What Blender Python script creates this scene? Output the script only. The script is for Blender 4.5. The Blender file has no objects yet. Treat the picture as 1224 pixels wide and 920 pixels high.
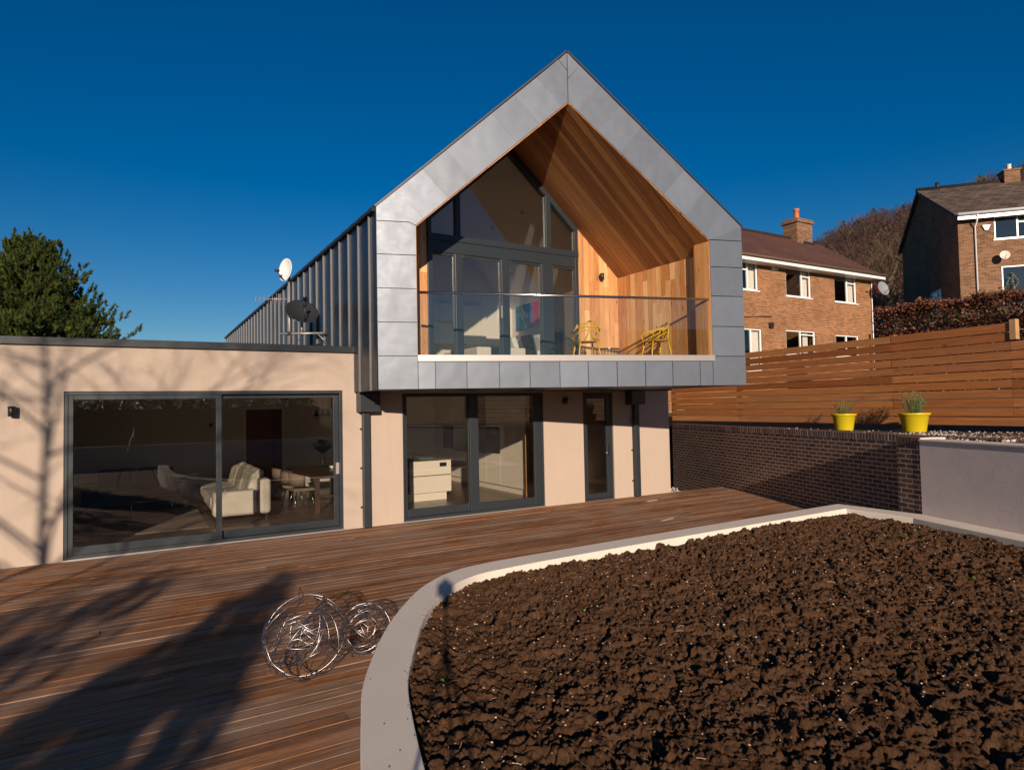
import bpy, math, random
import numpy as np
from mathutils import Vector, Matrix, noise
random.seed(7)
R = math.radians
scene = bpy.context.scene
col = scene.collection

# ------------------------------------------------------------------ mesh builder
SUN_E = 4.6; SKY_E = .05; EXPO = .50
SKY_AIR, SKY_DUST, SKY_OZ, SKY_SAT, SKY_HUE = 1.0, .15, 3.6, 1.38, .506
class MB:
    def __init__(s):
        s.v = []; s.f = []; s.r = []; s.uv = []; s.sm = []
    def add(s, vs, fs, rnd=0.5, uvs=None, smooth=False):
        b = len(s.v); s.v += [tuple(p) for p in vs]
        for f in fs:
            s.f.append([b + i for i in f]); s.r.append(rnd); s.sm.append(smooth)
            s.uv += [(uvs[i] if uvs else (0.0, 0.0)) for i in f]
        return s
    def box(s, x0, x1, y0, y1, z0, z1, rnd=0.5):
        vs = [(x, y, z) for z in (z0, z1) for y in (y0, y1) for x in (x0, x1)]
        return s.add(vs, [(0,2,3,1),(4,5,7,6),(0,1,5,4),(2,6,7,3),(0,4,6,2),(1,3,7,5)], rnd)
    def obox(s, c, ax, ay, az, rnd=0.5):
        c, ax, ay, az = Vector(c), Vector(ax), Vector(ay), Vector(az)
        vs = [c + i*ax + j*ay + k*az for k in (-1,1) for j in (-1,1) for i in (-1,1)]
        return s.add(vs, [(0,2,3,1),(4,5,7,6),(0,1,5,4),(2,6,7,3),(0,4,6,2),(1,3,7,5)], rnd)
    def prism(s, poly, ext, rnd=0.5):
        poly = [Vector(p) for p in poly]; n = len(poly)
        if callable(ext): top = [Vector(ext(p)) for p in poly]
        else: top = [p + Vector(ext) for p in poly]
        fs = [tuple(range(n)), tuple(range(2*n-1, n-1, -1))]
        fs += [(i, i+n, (i+1) % n + n, (i+1) % n) for i in range(n)]
        return s.add(poly + top, fs, rnd)
    def board(s, p, dl, dw, L, W, T, ch=0.003, rnd=None):
        """p = corner of the top face; dl, dw unit vectors along length and width; T down the normal"""
        p, dl, dw = Vector(p), Vector(dl), Vector(dw); n = dl.cross(dw)
        if rnd is None: rnd = random.random()
        prof = [(0, -T), (0, -ch), (ch, 0), (W-ch, 0), (W, -ch), (W, -T)]
        vs = []; uv = []
        for l in (0, L):
            for w, h in prof:
                vs.append(p + dl*l + dw*w + n*h); uv.append((l + rnd*37.0, w + rnd*11.0))
        fs = [(i, i+6, i+7, i+1) for i in range(5)] + [(0,1,2,3,4,5), (11,10,9,8,7,6), (5, 11, 6, 0)]
        return s.add(vs, fs, rnd, uv)
    def tube(s, pts, r, n=8, rnd=0.5, cap=True, smooth=True):
        pts = [Vector(p) for p in pts]; m = len(pts)
        rs = r if isinstance(r, (list, tuple)) else [r]*m
        vs = []; prev = None
        for i, p in enumerate(pts):
            t = (pts[min(i+1, m-1)] - pts[max(i-1, 0)])
            if t.length < 1e-9: t = Vector((0,0,1))
            t.normalize()
            if prev is None:
                a = Vector((0,0,1)) if abs(t.z) < .9 else Vector((1,0,0))
                u = t.cross(a).normalized()
            else:
                u = prev - t*prev.dot(t)
                u = u.normalized() if u.length > 1e-6 else t.orthogonal().normalized()
            prev = u; w = t.cross(u)
            for k in range(n):
                a = 2*math.pi*k/n; vs.append(p + (u*math.cos(a) + w*math.sin(a))*rs[i])
        fs = [(i*n+k, i*n+(k+1) % n, (i+1)*n+(k+1) % n, (i+1)*n+k) for i in range(m-1) for k in range(n)]
        s.add(vs, fs, rnd, smooth=smooth)
        if cap:
            b = len(s.v) - len(vs)
            for ring in (list(range(n-1, -1, -1)), [(m-1)*n+k for k in range(n)]):
                s.f.append([b+i for i in ring]); s.r.append(rnd); s.sm.append(False); s.uv += [(0,0)]*n
        return s
    def lathe(s, prof, c=(0,0,0), n=24, rnd=0.5, axis=None):
        """prof = [(radius, height)...] turned round z (or axis) at c"""
        c = Vector(c); M = Matrix.Identity(3)
        if axis is not None: M = Vector((0,0,1)).rotation_difference(Vector(axis)).to_matrix()
        vs = [c + M @ Vector((r*math.cos(2*math.pi*k/n), r*math.sin(2*math.pi*k/n), h)) for r, h in prof for k in range(n)]
        fs = [(i*n+k, i*n+(k+1) % n, (i+1)*n+(k+1) % n, (i+1)*n+k) for i in range(len(prof)-1) for k in range(n)]
        return s.add(vs, fs, rnd, smooth=True)
    def wall(s, org, du, thick, U, Z, holes):
        """rectangular wall grid with openings; org + du*u + z, thickness vector"""
        org, du, th = Vector(org), Vector(du), Vector(thick)
        us = sorted(set([U[0], U[1]] + [h[i] for h in holes for i in (0,1)])); zs = sorted(set([Z[0], Z[1]] + [h[i] for h in holes for i in (2,3)]))
        us = [u for u in us if U[0] <= u <= U[1]]; zs = [z for z in zs if Z[0] <= z <= Z[1]]
        def solid(i, j):
            if i < 0 or j < 0 or i >= len(us)-1 or j >= len(zs)-1: return False
            cu, cz = (us[i]+us[i+1])/2, (zs[j]+zs[j+1])/2
            return not any(h[0] < cu < h[1] and h[2] < cz < h[3] for h in holes)
        P = lambda u, z, t: org + du*u + Vector((0,0,z)) + th*t
        for i in range(len(us)-1):
            for j in range(len(zs)-1):
                if not solid(i, j): continue
                a, b, c, d = us[i], us[i+1], zs[j], zs[j+1]
                s.add([P(a,c,0),P(b,c,0),P(b,d,0),P(a,d,0)], [(0,1,2,3)])
                s.add([P(a,c,1),P(a,d,1),P(b,d,1),P(b,c,1)], [(0,1,2,3)])
                if not solid(i-1,j): s.add([P(a,c,0),P(a,d,0),P(a,d,1),P(a,c,1)], [(0,1,2,3)])
                if not solid(i+1,j): s.add([P(b,c,0),P(b,c,1),P(b,d,1),P(b,d,0)], [(0,1,2,3)])
                if not solid(i,j-1): s.add([P(a,c,0),P(a,c,1),P(b,c,1),P(b,c,0)], [(0,1,2,3)])
                if not solid(i,j+1): s.add([P(a,d,0),P(b,d,0),P(b,d,1),P(a,d,1)], [(0,1,2,3)])
        return s
    def build(s, name, mat, parent=None, bevel=0, smooth=None, solidify=0, seg=2):
        me = bpy.data.meshes.new(name)
        me.from_pydata(s.v, [], s.f)
        me.polygons.foreach_set('use_smooth', s.sm if smooth is None else [smooth]*len(s.f))
        at = me.attributes.new('rnd', 'FLOAT', 'FACE'); at.data.foreach_set('value', s.r)
        uvl = me.uv_layers.new(name='UVMap'); uvl.data.foreach_set('uv', [c for p in s.uv for c in p])
        me.materials.append(mat)
        o = bpy.data.objects.new(name, me); col.objects.link(o)
        if parent is not None:
            o.parent = parent
            me.transform(parent_matrix(parent).inverted())
        me.update()
        if solidify:
            md = o.modifiers.new('s', 'SOLIDIFY'); md.thickness = solidify; md.offset = 0
        if bevel:
            md = o.modifiers.new('b', 'BEVEL'); md.width = bevel; md.segments = seg; md.limit_method = 'ANGLE'; md.angle_limit = R(40)
            if seg > 1: md.harden_normals = False
        return o
RM = {}
def parent_matrix(o):
    M = Matrix.Identity(4); chain = []
    while o is not None:
        chain.append(o); o = o.parent
    for q in reversed(chain): M = M @ RM.get(q.name, Matrix.Identity(4))
    return M
def tag(o, label=None, cat=None, group=None, kind=None):
    if label: o['label'] = label
    if cat: o['category'] = cat
    if group: o['group'] = group
    if kind: o['kind'] = kind
    return o
def thing(name, label, cat, loc=(0,0,0), rz=0, group=None):
    o = bpy.data.objects.new(name, None); col.objects.link(o)
    o.empty_display_size = .2
    o.location = loc; o.rotation_euler = (0, 0, rz)
    RM[o.name] = Matrix.Translation(loc) @ Matrix.Rotation(rz, 4, 'Z')
    return tag(o, label, cat, group)
def sub(o):
    RM.setdefault(o.name, Matrix.Identity(4)); return o
def move(o, loc, rz=0, s=1):
    o.location = loc; o.rotation_euler = (0, 0, rz); o.scale = (s, s, s); return o
def dup(root, loc, rz, label, group=None, s=1):
    r = root.copy(); col.objects.link(r); move(r, loc, rz, s); r['label'] = label
    if group: r['group'] = group
    for ch in list(root.children):
        c = ch.copy(); col.objects.link(c); c.parent = r
        for g in ch.children:
            d = g.copy(); col.objects.link(d); d.parent = c
    return r

# ------------------------------------------------------------------ materials
class NT:
    def __init__(s, name):
        s.m = bpy.data.materials.new(name); s.m.use_nodes = True
        s.t = s.m.node_tree; s.n = s.t.nodes; s.l = s.t.links
        s.b = s.n['Principled BSDF']; s.out = s.n['Material Output']
    def new(s, typ, **kw):
        n = s.n.new(typ)
        for k, v in kw.items():
            if k.startswith('i_'): s.set(n, k[2:].replace('_', ' '), v)
            else: setattr(n, k, v)
        return n
    def set(s, n, key, v):
        if isinstance(v, bpy.types.NodeSocket): s.l.new(v, n.inputs[key])
        else: n.inputs[key].default_value = v
    def coord(s, which='Object', scale=None, vec=None):
        if vec is None: vec = s.new('ShaderNodeTexCoord').outputs[which]
        if scale is not None:
            m = s.new('ShaderNodeMapping'); s.l.new(vec, m.inputs['Vector']); m.inputs['Scale'].default_value = scale; vec = m.outputs[0]
        return vec
    def noise(s, vec, scale=5, detail=4, rough=.55, dist=0):
        n = s.new('ShaderNodeTexNoise'); s.l.new(vec, n.inputs['Vector']); n.inputs['Scale'].default_value = scale
        n.inputs['Detail'].default_value = detail; n.inputs['Roughness'].default_value = rough; n.inputs['Distortion'].default_value = dist
        return n.outputs['Fac']
    def ramp(s, fac, stops):
        n = s.new('ShaderNodeValToRGB'); s.l.new(fac, n.inputs[0]); e = n.color_ramp.elements
        while len(e) < len(stops): e.new(.5)
        for i, (p, c) in enumerate(stops):
            e[i].position = p; e[i].color = (c, c, c, 1) if isinstance(c, (int, float)) else (*c, 1)
        return n.outputs[0]
    def mix(s, fac, a, b, mode='MIX'):
        n = s.new('ShaderNodeMix', data_type='RGBA', blend_type=mode)
        for i, v in ((0, fac), (6, a), (7, b)):
            if isinstance(v, bpy.types.NodeSocket): s.l.new(v, n.inputs[i])
            elif i == 0: n.inputs[0].default_value = v
            else: n.inputs[i].default_value = (v, v, v, 1) if isinstance(v, (int, float)) else (*v, 1)
        return n.outputs[2]
    def math(s, op, a, b=0.0):
        n = s.new('ShaderNodeMath', operation=op)
        for i, v in enumerate((a, b)):
            if isinstance(v, bpy.types.NodeSocket): s.l.new(v, n.inputs[i])
            else: n.inputs[i].default_value = v
        return n.outputs[0]
    def bump(s, h, strength=.3, dist=.01, prev=None):
        n = s.new('ShaderNodeBump'); s.l.new(h, n.inputs['Height']); n.inputs['Strength'].default_value = strength; n.inputs['Distance'].default_value = dist
        if prev is not None: s.l.new(prev, n.inputs['Normal'])
        return n.outputs[0]
    def fin(s, colr=None, rough=None, metal=None, normal=None, **kw):
        for k, v in (('Base Color', colr), ('Roughness', rough), ('Metallic', metal), ('Normal', normal)):
            if v is None: continue
            if isinstance(v, bpy.types.NodeSocket): s.l.new(v, s.b.inputs[k])
            elif k == 'Base Color': s.b.inputs[k].default_value = (*v, 1)
            else: s.b.inputs[k].default_value = v
        for k, v in kw.items(): s.b.inputs[k].default_value = v
        return s.m
def plain(name, c, rough=.5, metal=0, var=.12, scale=8, bump=0, bscale=60, bdist=.003):
    t = NT(name); v = t.coord()
    n = t.noise(v, scale, 5); cc = t.mix(n, tuple(x*(1-var) for x in c), tuple(min(1, x*(1+var)) for x in c))
    nm = t.bump(t.noise(v, bscale, 4), bump, bdist) if bump else None
    return t.fin(cc, rough, metal, nm)
def uvxz(t, obj=True):
    """(x + y, z) in object space, for upright faces"""
    s = t.new('ShaderNodeSeparateXYZ'); t.l.new(t.coord('Object'), s.inputs[0])
    c = t.new('ShaderNodeCombineXYZ'); t.l.new(t.math('ADD', s.outputs[0], s.outputs[1]), c.inputs[0]); t.l.new(s.outputs[2], c.inputs[1])
    return c.outputs[0]
def brick(name, c1, c2, mort, bw=.225, bh=.075, ms=.008, rough=.85, bump=.5, var=1.0, extra=None):
    t = NT(name); v = uvxz(t)
    n = t.new('ShaderNodeTexBrick'); t.l.new(v, n.inputs['Vector'])
    n.inputs['Scale'].default_value = 1; n.inputs['Brick Width'].default_value = bw; n.inputs['Row Height'].default_value = bh
    n.inputs['Mortar Size'].default_value = ms; n.inputs['Mortar Smooth'].default_value = .3; n.inputs['Bias'].default_value = 0
    n.inputs['Color1'].default_value = (*c1, 1); n.inputs['Color2'].default_value = (*c2, 1); n.inputs['Mortar'].default_value = (*mort, 1)
    big = t.noise(t.coord(), .9, 5, .6); fine = t.noise(t.coord(), 45, 4, .7)
    cc = t.mix(.55, n.outputs['Color'], t.ramp(big, [(.3, .35), (.7, .75)]), 'OVERLAY')
    cc = t.mix(.5, cc, t.ramp(fine, [(.25, .25), (.75, .8)]), 'OVERLAY')
    h = t.math('MULTIPLY', n.outputs['Fac'], -1.0)
    nm = t.bump(h, bump, .012); nm = t.bump(fine, .35, .006, nm)
    return t.fin(cc, rough, 0, nm, **{'Specular IOR Level': .12})
def wood(name, tones, rough=.6, grain=.5, knots=True, along=1.0, bump=.25, weather=None, spec=.5, wear=None):
    """boards carry a random number per face and uv in metres (u along the grain)"""
    t = NT(name); a = t.new('ShaderNodeAttribute', attribute_name='rnd')
    uv = t.new('ShaderNodeUVMap', uv_map='UVMap').outputs[0]
    base = t.ramp(a.outputs['Fac'], tones)
    g = t.noise(t.coord(scale=(3.2*along, 55, 1), vec=uv), 1, 6, .65, .8)
    g2 = t.noise(t.coord(scale=(.9*along, 16, 1), vec=uv), 1, 3, .6, 1.2)
    cc = t.mix(grain, base, t.ramp(g, [(.25, .2), (.75, .82)]), 'OVERLAY')
    cc = t.mix(grain*.9, cc, t.ramp(g2, [(.3, .28), (.7, .74)]), 'OVERLAY')
    if knots:
        vo = t.new('ShaderNodeTexVoronoi'); t.l.new(t.coord(scale=(2.2, 9, 1), vec=uv), vo.inputs['Vector']); vo.inputs['Scale'].default_value = 1
        k = t.ramp(vo.outputs['Distance'], [(.04, 1.0), (.15, 0.0)])
        k2 = t.math('MULTIPLY', k, t.ramp(t.noise(t.coord(scale=(1.1, 4, 1), vec=uv), 1, 1), [(.46, 0.0), (.56, 1.0)]))
        cc = t.mix(k2, cc, (.045, .018, .008))
    if weather is not None:
        w = t.noise(t.coord('Object', (.6, 1.4, 1)), 1.1, 6, .7)
        w2 = t.noise(t.coord(scale=(3, 22, 1), vec=uv), 1, 4, .7)
        wf = t.math('MULTIPLY', t.ramp(w, [(.42, 0.0), (.60, 1.0)]), t.ramp(w2, [(.3, 0.2), (.7, 1.0)]))
        cc = t.mix(wf, cc, weather)
    if wear is not None:
        w = t.noise(t.coord('Object', (.5, 2.2, 1)), 1.3, 5, .6)
        rough = t.ramp(w, [(.35, wear[0]), (.7, wear[1])])
    nm = t.bump(g, bump, .004)
    return t.fin(cc, rough, 0, nm, **{'Specular IOR Level': spec})
def glass(name, tint=(.86, .9, .9), f0=.045, rough=0.0):
    t = NT(name); t.n.remove(t.b)
    geo = t.new('ShaderNodeNewGeometry')
    dp = t.new('ShaderNodeVectorMath', operation='DOT_PRODUCT'); t.l.new(geo.outputs['Normal'], dp.inputs[0]); t.l.new(geo.outputs['Incoming'], dp.inputs[1])
    c = t.math('ABSOLUTE', dp.outputs['Value']); k = t.math('POWER', t.math('SUBTRACT', 1.0, c), 5.0)
    fac = t.math('ADD', t.math('MULTIPLY', k, 1-f0), f0)
    tr = t.new('ShaderNodeBsdfTransparent'); tr.inputs[0].default_value = (*tint, 1)
    gl = t.new('ShaderNodeBsdfGlossy'); gl.inputs['Roughness'].default_value = rough; gl.inputs[0].default_value = (1, 1, 1, 1)
    mx = t.new('ShaderNodeMixShader'); t.l.new(fac, mx.inputs[0]); t.l.new(tr.outputs[0], mx.inputs[1]); t.l.new(gl.outputs[0], mx.inputs[2])
    t.l.new(mx.outputs[0], t.out.inputs['Surface']); return t.m
def leafmat(name, stops, rough=.5, trans=.25):
    t = NT(name); a = t.new('ShaderNodeAttribute', attribute_name='rnd')
    cc = t.ramp(a.outputs['Fac'], stops)
    t.fin(cc, rough)
    tl = t.new('ShaderNodeBsdfTranslucent'); t.l.new(cc, tl.inputs[0])
    mx = t.new('ShaderNodeMixShader'); mx.inputs[0].default_value = trans
    t.l.new(t.b.outputs[0], mx.inputs[1]); t.l.new(tl.outputs[0], mx.inputs[2]); t.l.new(mx.outputs[0], t.out.inputs['Surface'])
    return t.m
def zinc(name, c, rough, metal=.85, seamy=True):
    t = NT(name); v = t.coord(); a = t.new('ShaderNodeAttribute', attribute_name='rnd')
    n = t.noise(v, .5, 2, .5); n2 = t.noise(v, 9, 3, .5)
    cc = t.mix(t.ramp(a.outputs['Fac'], [(0, 0.0), (1, 1.0)]), tuple(x*.86 for x in c), tuple(x*1.12 for x in c))
    cc = t.mix(.2, cc, t.ramp(n, [(.3, .35), (.7, .66)]), 'OVERLAY')
    rr = t.ramp(n2, [(.3, rough*.94), (.7, rough*1.06)])
    nm = t.bump(t.noise(v, 2.4, 1, .5), .42, .02)
    return t.fin(cc, rr, metal, nm)

M = {}
M['render'] = (lambda t: t.fin(t.mix(.35, t.mix(t.math('ADD', t.math('MULTIPLY', t.noise(t.coord(), .7, 6, .7), .6), t.math('MULTIPLY', t.noise(t.coord(scale=(9, 9, .6)), 1, 5, .7), .4)), (.345, .265, .208), (.455, .365, .295)), t.ramp(t.noise(t.coord(), 160, 3), [(.3, .4), (.7, .6)]), 'OVERLAY'), .9, 0, t.bump(t.noise(t.coord(), 220, 3, .7), .25, .002)))(NT('cream_render'))
M['kerb'] = (lambda t: t.fin(t.mix(.4, t.mix(t.noise(t.coord(), 1.6, 6, .65), (.56, .49, .42), (.70, .62, .53)), t.ramp(t.noise(t.coord(), 120, 3, .7), [(.25, .3), (.75, .7)]), 'OVERLAY'), .92, 0, t.bump(t.noise(t.coord(), 140, 4, .8), .5, .004)))(NT('planter_render'))
M['greyrender'] = (lambda t: t.fin(t.mix(.5, t.mix(t.noise(t.coord(), 2.2, 6, .65), (.56, .47, .45), (.76, .65, .62)), t.ramp(t.noise(t.coord(), 60, 3, .7), [(.25, .3), (.75, .7)]), 'OVERLAY'), .92, 0, t.bump(t.noise(t.coord(), 75, 5, .8), 1.0, .014, t.bump(t.noise(t.coord(), 3, 3), .5, .03))))(NT('rough_grey_render'))
M['anth'] = plain('anthracite_powder_coat', (.021, .026, .031), .38, 0, .08)
M['anth2'] = plain('anthracite_coping', (.022, .025, .029), .45, .3, .1)
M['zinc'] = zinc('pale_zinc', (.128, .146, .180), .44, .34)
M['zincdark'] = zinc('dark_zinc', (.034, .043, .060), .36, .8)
M['zincrib'] = plain('zinc_rib', (.14, .137, .143), .5, .4)
M['alu'] = plain('satin_aluminium', (.36, .33, .32), .42, .5, .05)
M['steel'] = plain('stainless_steel', (.62, .58, .57), .22, 1, .05)
M['chrome'] = plain('polished_steel', (.36, .35, .36), .24, 1, .03)
M['glass'] = glass('window_glass', (.90, .885, .86), .065)
M['glassb'] = glass('balustrade_glass', (.90, .925, .92), .035)
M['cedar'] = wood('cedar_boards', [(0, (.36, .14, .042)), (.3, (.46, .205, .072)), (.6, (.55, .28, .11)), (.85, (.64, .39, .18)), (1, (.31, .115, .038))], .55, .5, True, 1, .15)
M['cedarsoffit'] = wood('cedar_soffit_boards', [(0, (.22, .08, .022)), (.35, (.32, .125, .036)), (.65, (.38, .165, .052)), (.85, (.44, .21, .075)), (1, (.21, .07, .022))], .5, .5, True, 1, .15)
M['deck'] = wood('weathered_deck_boards', [(0, (.135, .055, .024)), (.2, (.235, .10, .040)), (.45, (.17, .080, .040)), (.7, (.29, .13, .054)), (.85, (.20, .108, .062)), (1, (.26, .16, .105))], .5, .95, True, 1, .8, (.27, .185, .135), .18, (.65, .9))
M['fence'] = wood('larch_fence_boards', [(0, (.21, .066, .016)), (.3, (.29, .102, .027)), (.6, (.36, .138, .040)), (.85, (.27, .10, .034)), (1, (.38, .165, .056))], .6, .45, True, .7, .25)
M['postwood'] = wood('pale_post_wood', [(0, (.36, .20, .09)), (1, (.42, .24, .12))], .7, .4, False)
M['darkgap'] = plain('dark_membrane', (.012, .011, .010), .9)
M['white'] = plain('white_paint', (.80, .79, .76), .4, 0, .03)
M['upvc'] = plain('white_upvc', (.70, .70, .70), .3, 0, .02)
M['intwall'] = plain('interior_wall_paint', (.74, .69, .62), .8, 0, .03)
M['intceil'] = plain('interior_ceiling_paint', (.70, .67, .63), .8, 0, .03)
M['cabinet'] = plain('cream_cabinet', (.76, .72, .63), .35, 0, .02)
M['darkcab'] = plain('dark_worktop', (.10, .075, .055), .3, 0, .2)
M['screw'] = plain('screw_head', (.05, .045, .04), .5, .5)
M['oven'] = plain('black_oven_glass', (.012, .011, .011), .12, 0, .1)
M['oak'] = wood('oak_door', [(0, (.50, .25, .09)), (1, (.58, .31, .12))], .5, .4, False)
M['darkdoor'] = wood('dark_oak_door', [(0, (.16, .055, .02)), (1, (.22, .08, .03))], .5, .5, False)
M['yellow'] = plain('yellow_glaze', (.50, .38, .010), .35, 0, .06, 4)
M['chair'] = plain('mustard_plastic', (.66, .36, .006), .4, 0, .05)
M['leather'] = plain('cream_leather', (.56, .53, .46), .42, 0, .08, 6, .3, 90)
M['black'] = plain('black_plastic', (.015, .015, .016), .4)
M['dishwhite'] = plain('white_dish_enamel', (.75, .74, .72), .4)
M['dishblack'] = plain('dark_dish_enamel', (.035, .036, .038), .25, .3)
M['terracotta'] = plain('terracotta', (.45, .14, .06), .8)
M['linen'] = plain('white_linen', (.78, .77, .75), .85, 0, .04, 10, .3, 40, .01)
M['greyfab'] = plain('grey_fabric', (.10, .10, .11), .9, 0, .2, 30)
M['teal'] = plain('teal_enamel', (.02, .30, .28), .3)
M['fruit'] = plain('yellow_fruit', (.75, .55, .02), .5)
M['brass'] = plain('brass', (.75, .45, .15), .3, 1)
M['bulb'] = plain('copper_bulb', (.70, .32, .18), .3, .6)
M['tabletop'] = plain('brown_table_top', (.065, .045, .034), .35, 0, .25, 14)
M['taupe'] = plain('taupe_upholstery', (.20, .155, .12), .8, 0, .1, 20)
M['whiteseat'] = plain('white_upholstery', (.62, .60, .55), .7)
M['twig'] = plain('brown_bark', (.10, .07, .05), .9, 0, .3, 20, .5, 60)
M['barkpine'] = plain('pine_bark', (.13, .075, .045), .95, 0, .3, 14, .6, 30)
M['pebble'] = (lambda t: t.fin(t.ramp(t.new('ShaderNodeAttribute', attribute_name='rnd').outputs['Fac'], [(0, (.30, .24, .19)), (.5, (.45, .39, .34)), (1, (.62, .58, .54))]), .85))(NT('pale_pebbles'))
M['grit'] = (lambda t: t.fin(t.ramp(t.new('ShaderNodeAttribute', attribute_name='rnd').outputs['Fac'], [(0, (.20, .11, .06)), (.5, (.36, .22, .13)), (.85, (.50, .36, .27)), (1, (.70, .60, .50))]), .85))(NT('soil_grit'))
M['darkbrick'] = brick('dark_engineering_brick', (.075, .042, .036), (.15, .082, .064), (.42, .33, .26), .225, .075, .0095, .6, .9)
M['orangebrick'] = brick('orange_brown_brick', (.275, .110, .042), (.14, .050, .020), (.31, .215, .135), .225, .075, .010, .9, .4)
M['buffbrick'] = brick('buff_brown_brick', (.21, .11, .062), (.10, .048, .028), (.22, .15, .095), .225, .075, .009, .9, .4)
def tiles(name, c1, c2, gap, w, h, bump=.8, rough=.8):
    t = NT(name); uv = t.new('ShaderNodeUVMap', uv_map='UVMap').outputs[0]
    n = t.new('ShaderNodeTexBrick'); t.l.new(uv, n.inputs['Vector'])
    for k, v in (('Scale', 1), ('Brick Width', w), ('Row Height', h), ('Mortar Size', .012), ('Mortar Smooth', .5), ('Bias', 0)): n.inputs[k].default_value = v
    n.inputs['Color1'].default_value = (*c1, 1); n.inputs['Color2'].default_value = (*c2, 1); n.inputs['Mortar'].default_value = (*gap, 1)
    big = t.noise(t.coord(), .8, 5, .7)
    cc = t.mix(.7, n.outputs['Color'], t.ramp(big, [(.3, .3), (.7, .75)]), 'OVERLAY')
    s = t.new('ShaderNodeSeparateXYZ'); t.l.new(uv, s.inputs[0])
    saw = t.math('FRACT', t.math('DIVIDE', s.outputs[1], h))
    hh = t.math('SUBTRACT', t.math('MULTIPLY', saw, -1.0), t.math('MULTIPLY', n.outputs['Fac'], .4))
    return t.fin(cc, rough, 0, t.bump(hh, bump, .02))
M['rooftile'] = tiles('red_brown_roof_tiles', (.125, .048, .028), (.10, .036, .022), (.03, .014, .01), .165, .10)
M['rooftile2'] = tiles('mossy_brown_roof_tiles', (.135, .088, .058), (.050, .032, .022), (.012, .009, .008), .33, .30, 1.0)
M['stone'] = brick('coursed_stone', (.44, .30, .20), (.30, .20, .135), (.10, .07, .05), .42, .16, .018, .9, .8)
M['floortile'] = (lambda t: t.fin(t.mix(.6, t.mix(t.noise(t.coord(scale=(1, 6, 1)), 2.5, 5, .6), (.075, .052, .040), (.12, .085, .062)), t.ramp(t.noise(t.coord(), 30, 3), [(.3, .4), (.7, .6)]), 'OVERLAY'), .28))(NT('brown_floor_tile'))
M['rug'] = plain('grey_brown_rug', (.20, .165, .135), .95, 0, .35, 30, .8, 120)
def earth():
    t = NT('dark_garden_soil'); v = t.coord()
    n1 = t.noise(v, 3, 6, .7); n2 = t.noise(v, 40, 6, .75); n3 = t.noise(v, 220, 3, .8)
    cc = t.mix(t.ramp(n1, [(.35, 0.0), (.65, 1.0)]), (.078, .039, .020), (.132, .069, .038))
    cc = t.mix(.55, cc, t.ramp(n2, [(.3, .3), (.7, .72)]), 'OVERLAY')
    cc = t.mix(t.ramp(n3, [(.70, 0.0), (.78, .6)]), cc, (.22, .14, .085))
    nm = t.bump(n2, 1.0, .03); nm = t.bump(n3, .8, .007, nm)
    return t.fin(cc, 1.0, 0, nm, **{'Specular IOR Level': .05})
M['soil'] = earth()
M['offcut'] = plain('weathered_offcut', (.34, .24, .17), .8)
M['wire'] = plain('dull_wire', (.34, .325, .33), .33, 1, .1)
M['sofashade'] = plain('shade_toned_leather', (.030, .029, .030), .45, 0, .1)  # shade on the far sofa cushions put into the leather colour
M['ground'] = plain('rough_grass_ground', (.045, .05, .022), .95, 0, .4, .6, .6, 6, .05)
M['hillground'] = plain('leaf_litter_hillside', (.045, .028, .018), .95, 0, .4, .08, .6, 6, .05)
M['pine'] = leafmat('pine_needles', [(0, (.020, .034, .007)), (.5, (.078, .102, .019)), (1, (.18, .20, .042))], .5, .15)
M['beech'] = leafmat('dry_beech_leaves', [(0, (.09, .028, .014)), (.5, (.20, .075, .035)), (.85, (.32, .14, .07)), (1, (.40, .22, .12))], .6, .3)
M['evergreen'] = leafmat('evergreen_leaves', [(0, (.015, .028, .010)), (.6, (.04, .07, .02)), (1, (.10, .14, .04))], .45, .2)
M['herb'] = leafmat('grey_green_herb_leaves', [(0, (.08, .12, .04)), (.6, (.17, .22, .07)), (1, (.30, .34, .13))], .6, .3)
M['bare'] = leafmat('bare_winter_twigs', [(0, (.036, .015, .012)), (.4, (.066, .030, .020)), (.7, (.090, .048, .027)), (.9, (.045, .048, .018)), (1, (.17, .11, .08))], .8, .1)
M['yellowtwig'] = leafmat('pale_lichen_twigs', [(0, (.14, .11, .06)), (1, (.34, .28, .16))], .8, .1)
M['redtwig'] = leafmat('red_twigs', [(0, (.16, .03, .025)), (1, (.28, .07, .05))], .8, .1)
M['sprout'] = leafmat('green_sprouts', [(0, (.08, .17, .02)), (1, (.14, .26, .04))], .6, .3)
# ------------------------------------------------------------------ camera, sky, sun
CAM = Vector((0, -11.3342, 2.1)); yaw, pit, rol = 0.5312, 0.0349, -0.0197
Fw = Vector((math.sin(yaw)*math.cos(pit), math.cos(yaw)*math.cos(pit), math.sin(pit)))
Rt = Vector((math.cos(yaw), -math.sin(yaw), 0)); Up = Rt.cross(Fw)
R2 = Rt*math.cos(rol) + Up*math.sin(rol); U2 = -Rt*math.sin(rol) + Up*math.cos(rol)
cd = bpy.data.cameras.new('camera'); cam = bpy.data.objects.new('camera', cd); col.objects.link(cam)
cam.matrix_world = Matrix(((R2.x, U2.x, -Fw.x, CAM.x), (R2.y, U2.y, -Fw.y, CAM.y), (R2.z, U2.z, -Fw.z, CAM.z), (0, 0, 0, 1)))
cd.sensor_width = 36; cd.lens = 36*763.63/1224; cd.clip_start = .02; cd.clip_end = 3000
scene.camera = cam
SUN = Vector((0.452, 1, -0.2965)).normalized()
sd = bpy.data.lights.new('sun', 'SUN'); so = bpy.data.objects.new('sun', sd); col.objects.link(so)
sd.energy = SUN_E; sd.angle = R(.53); sd.color = (1, .83, .66)
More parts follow.
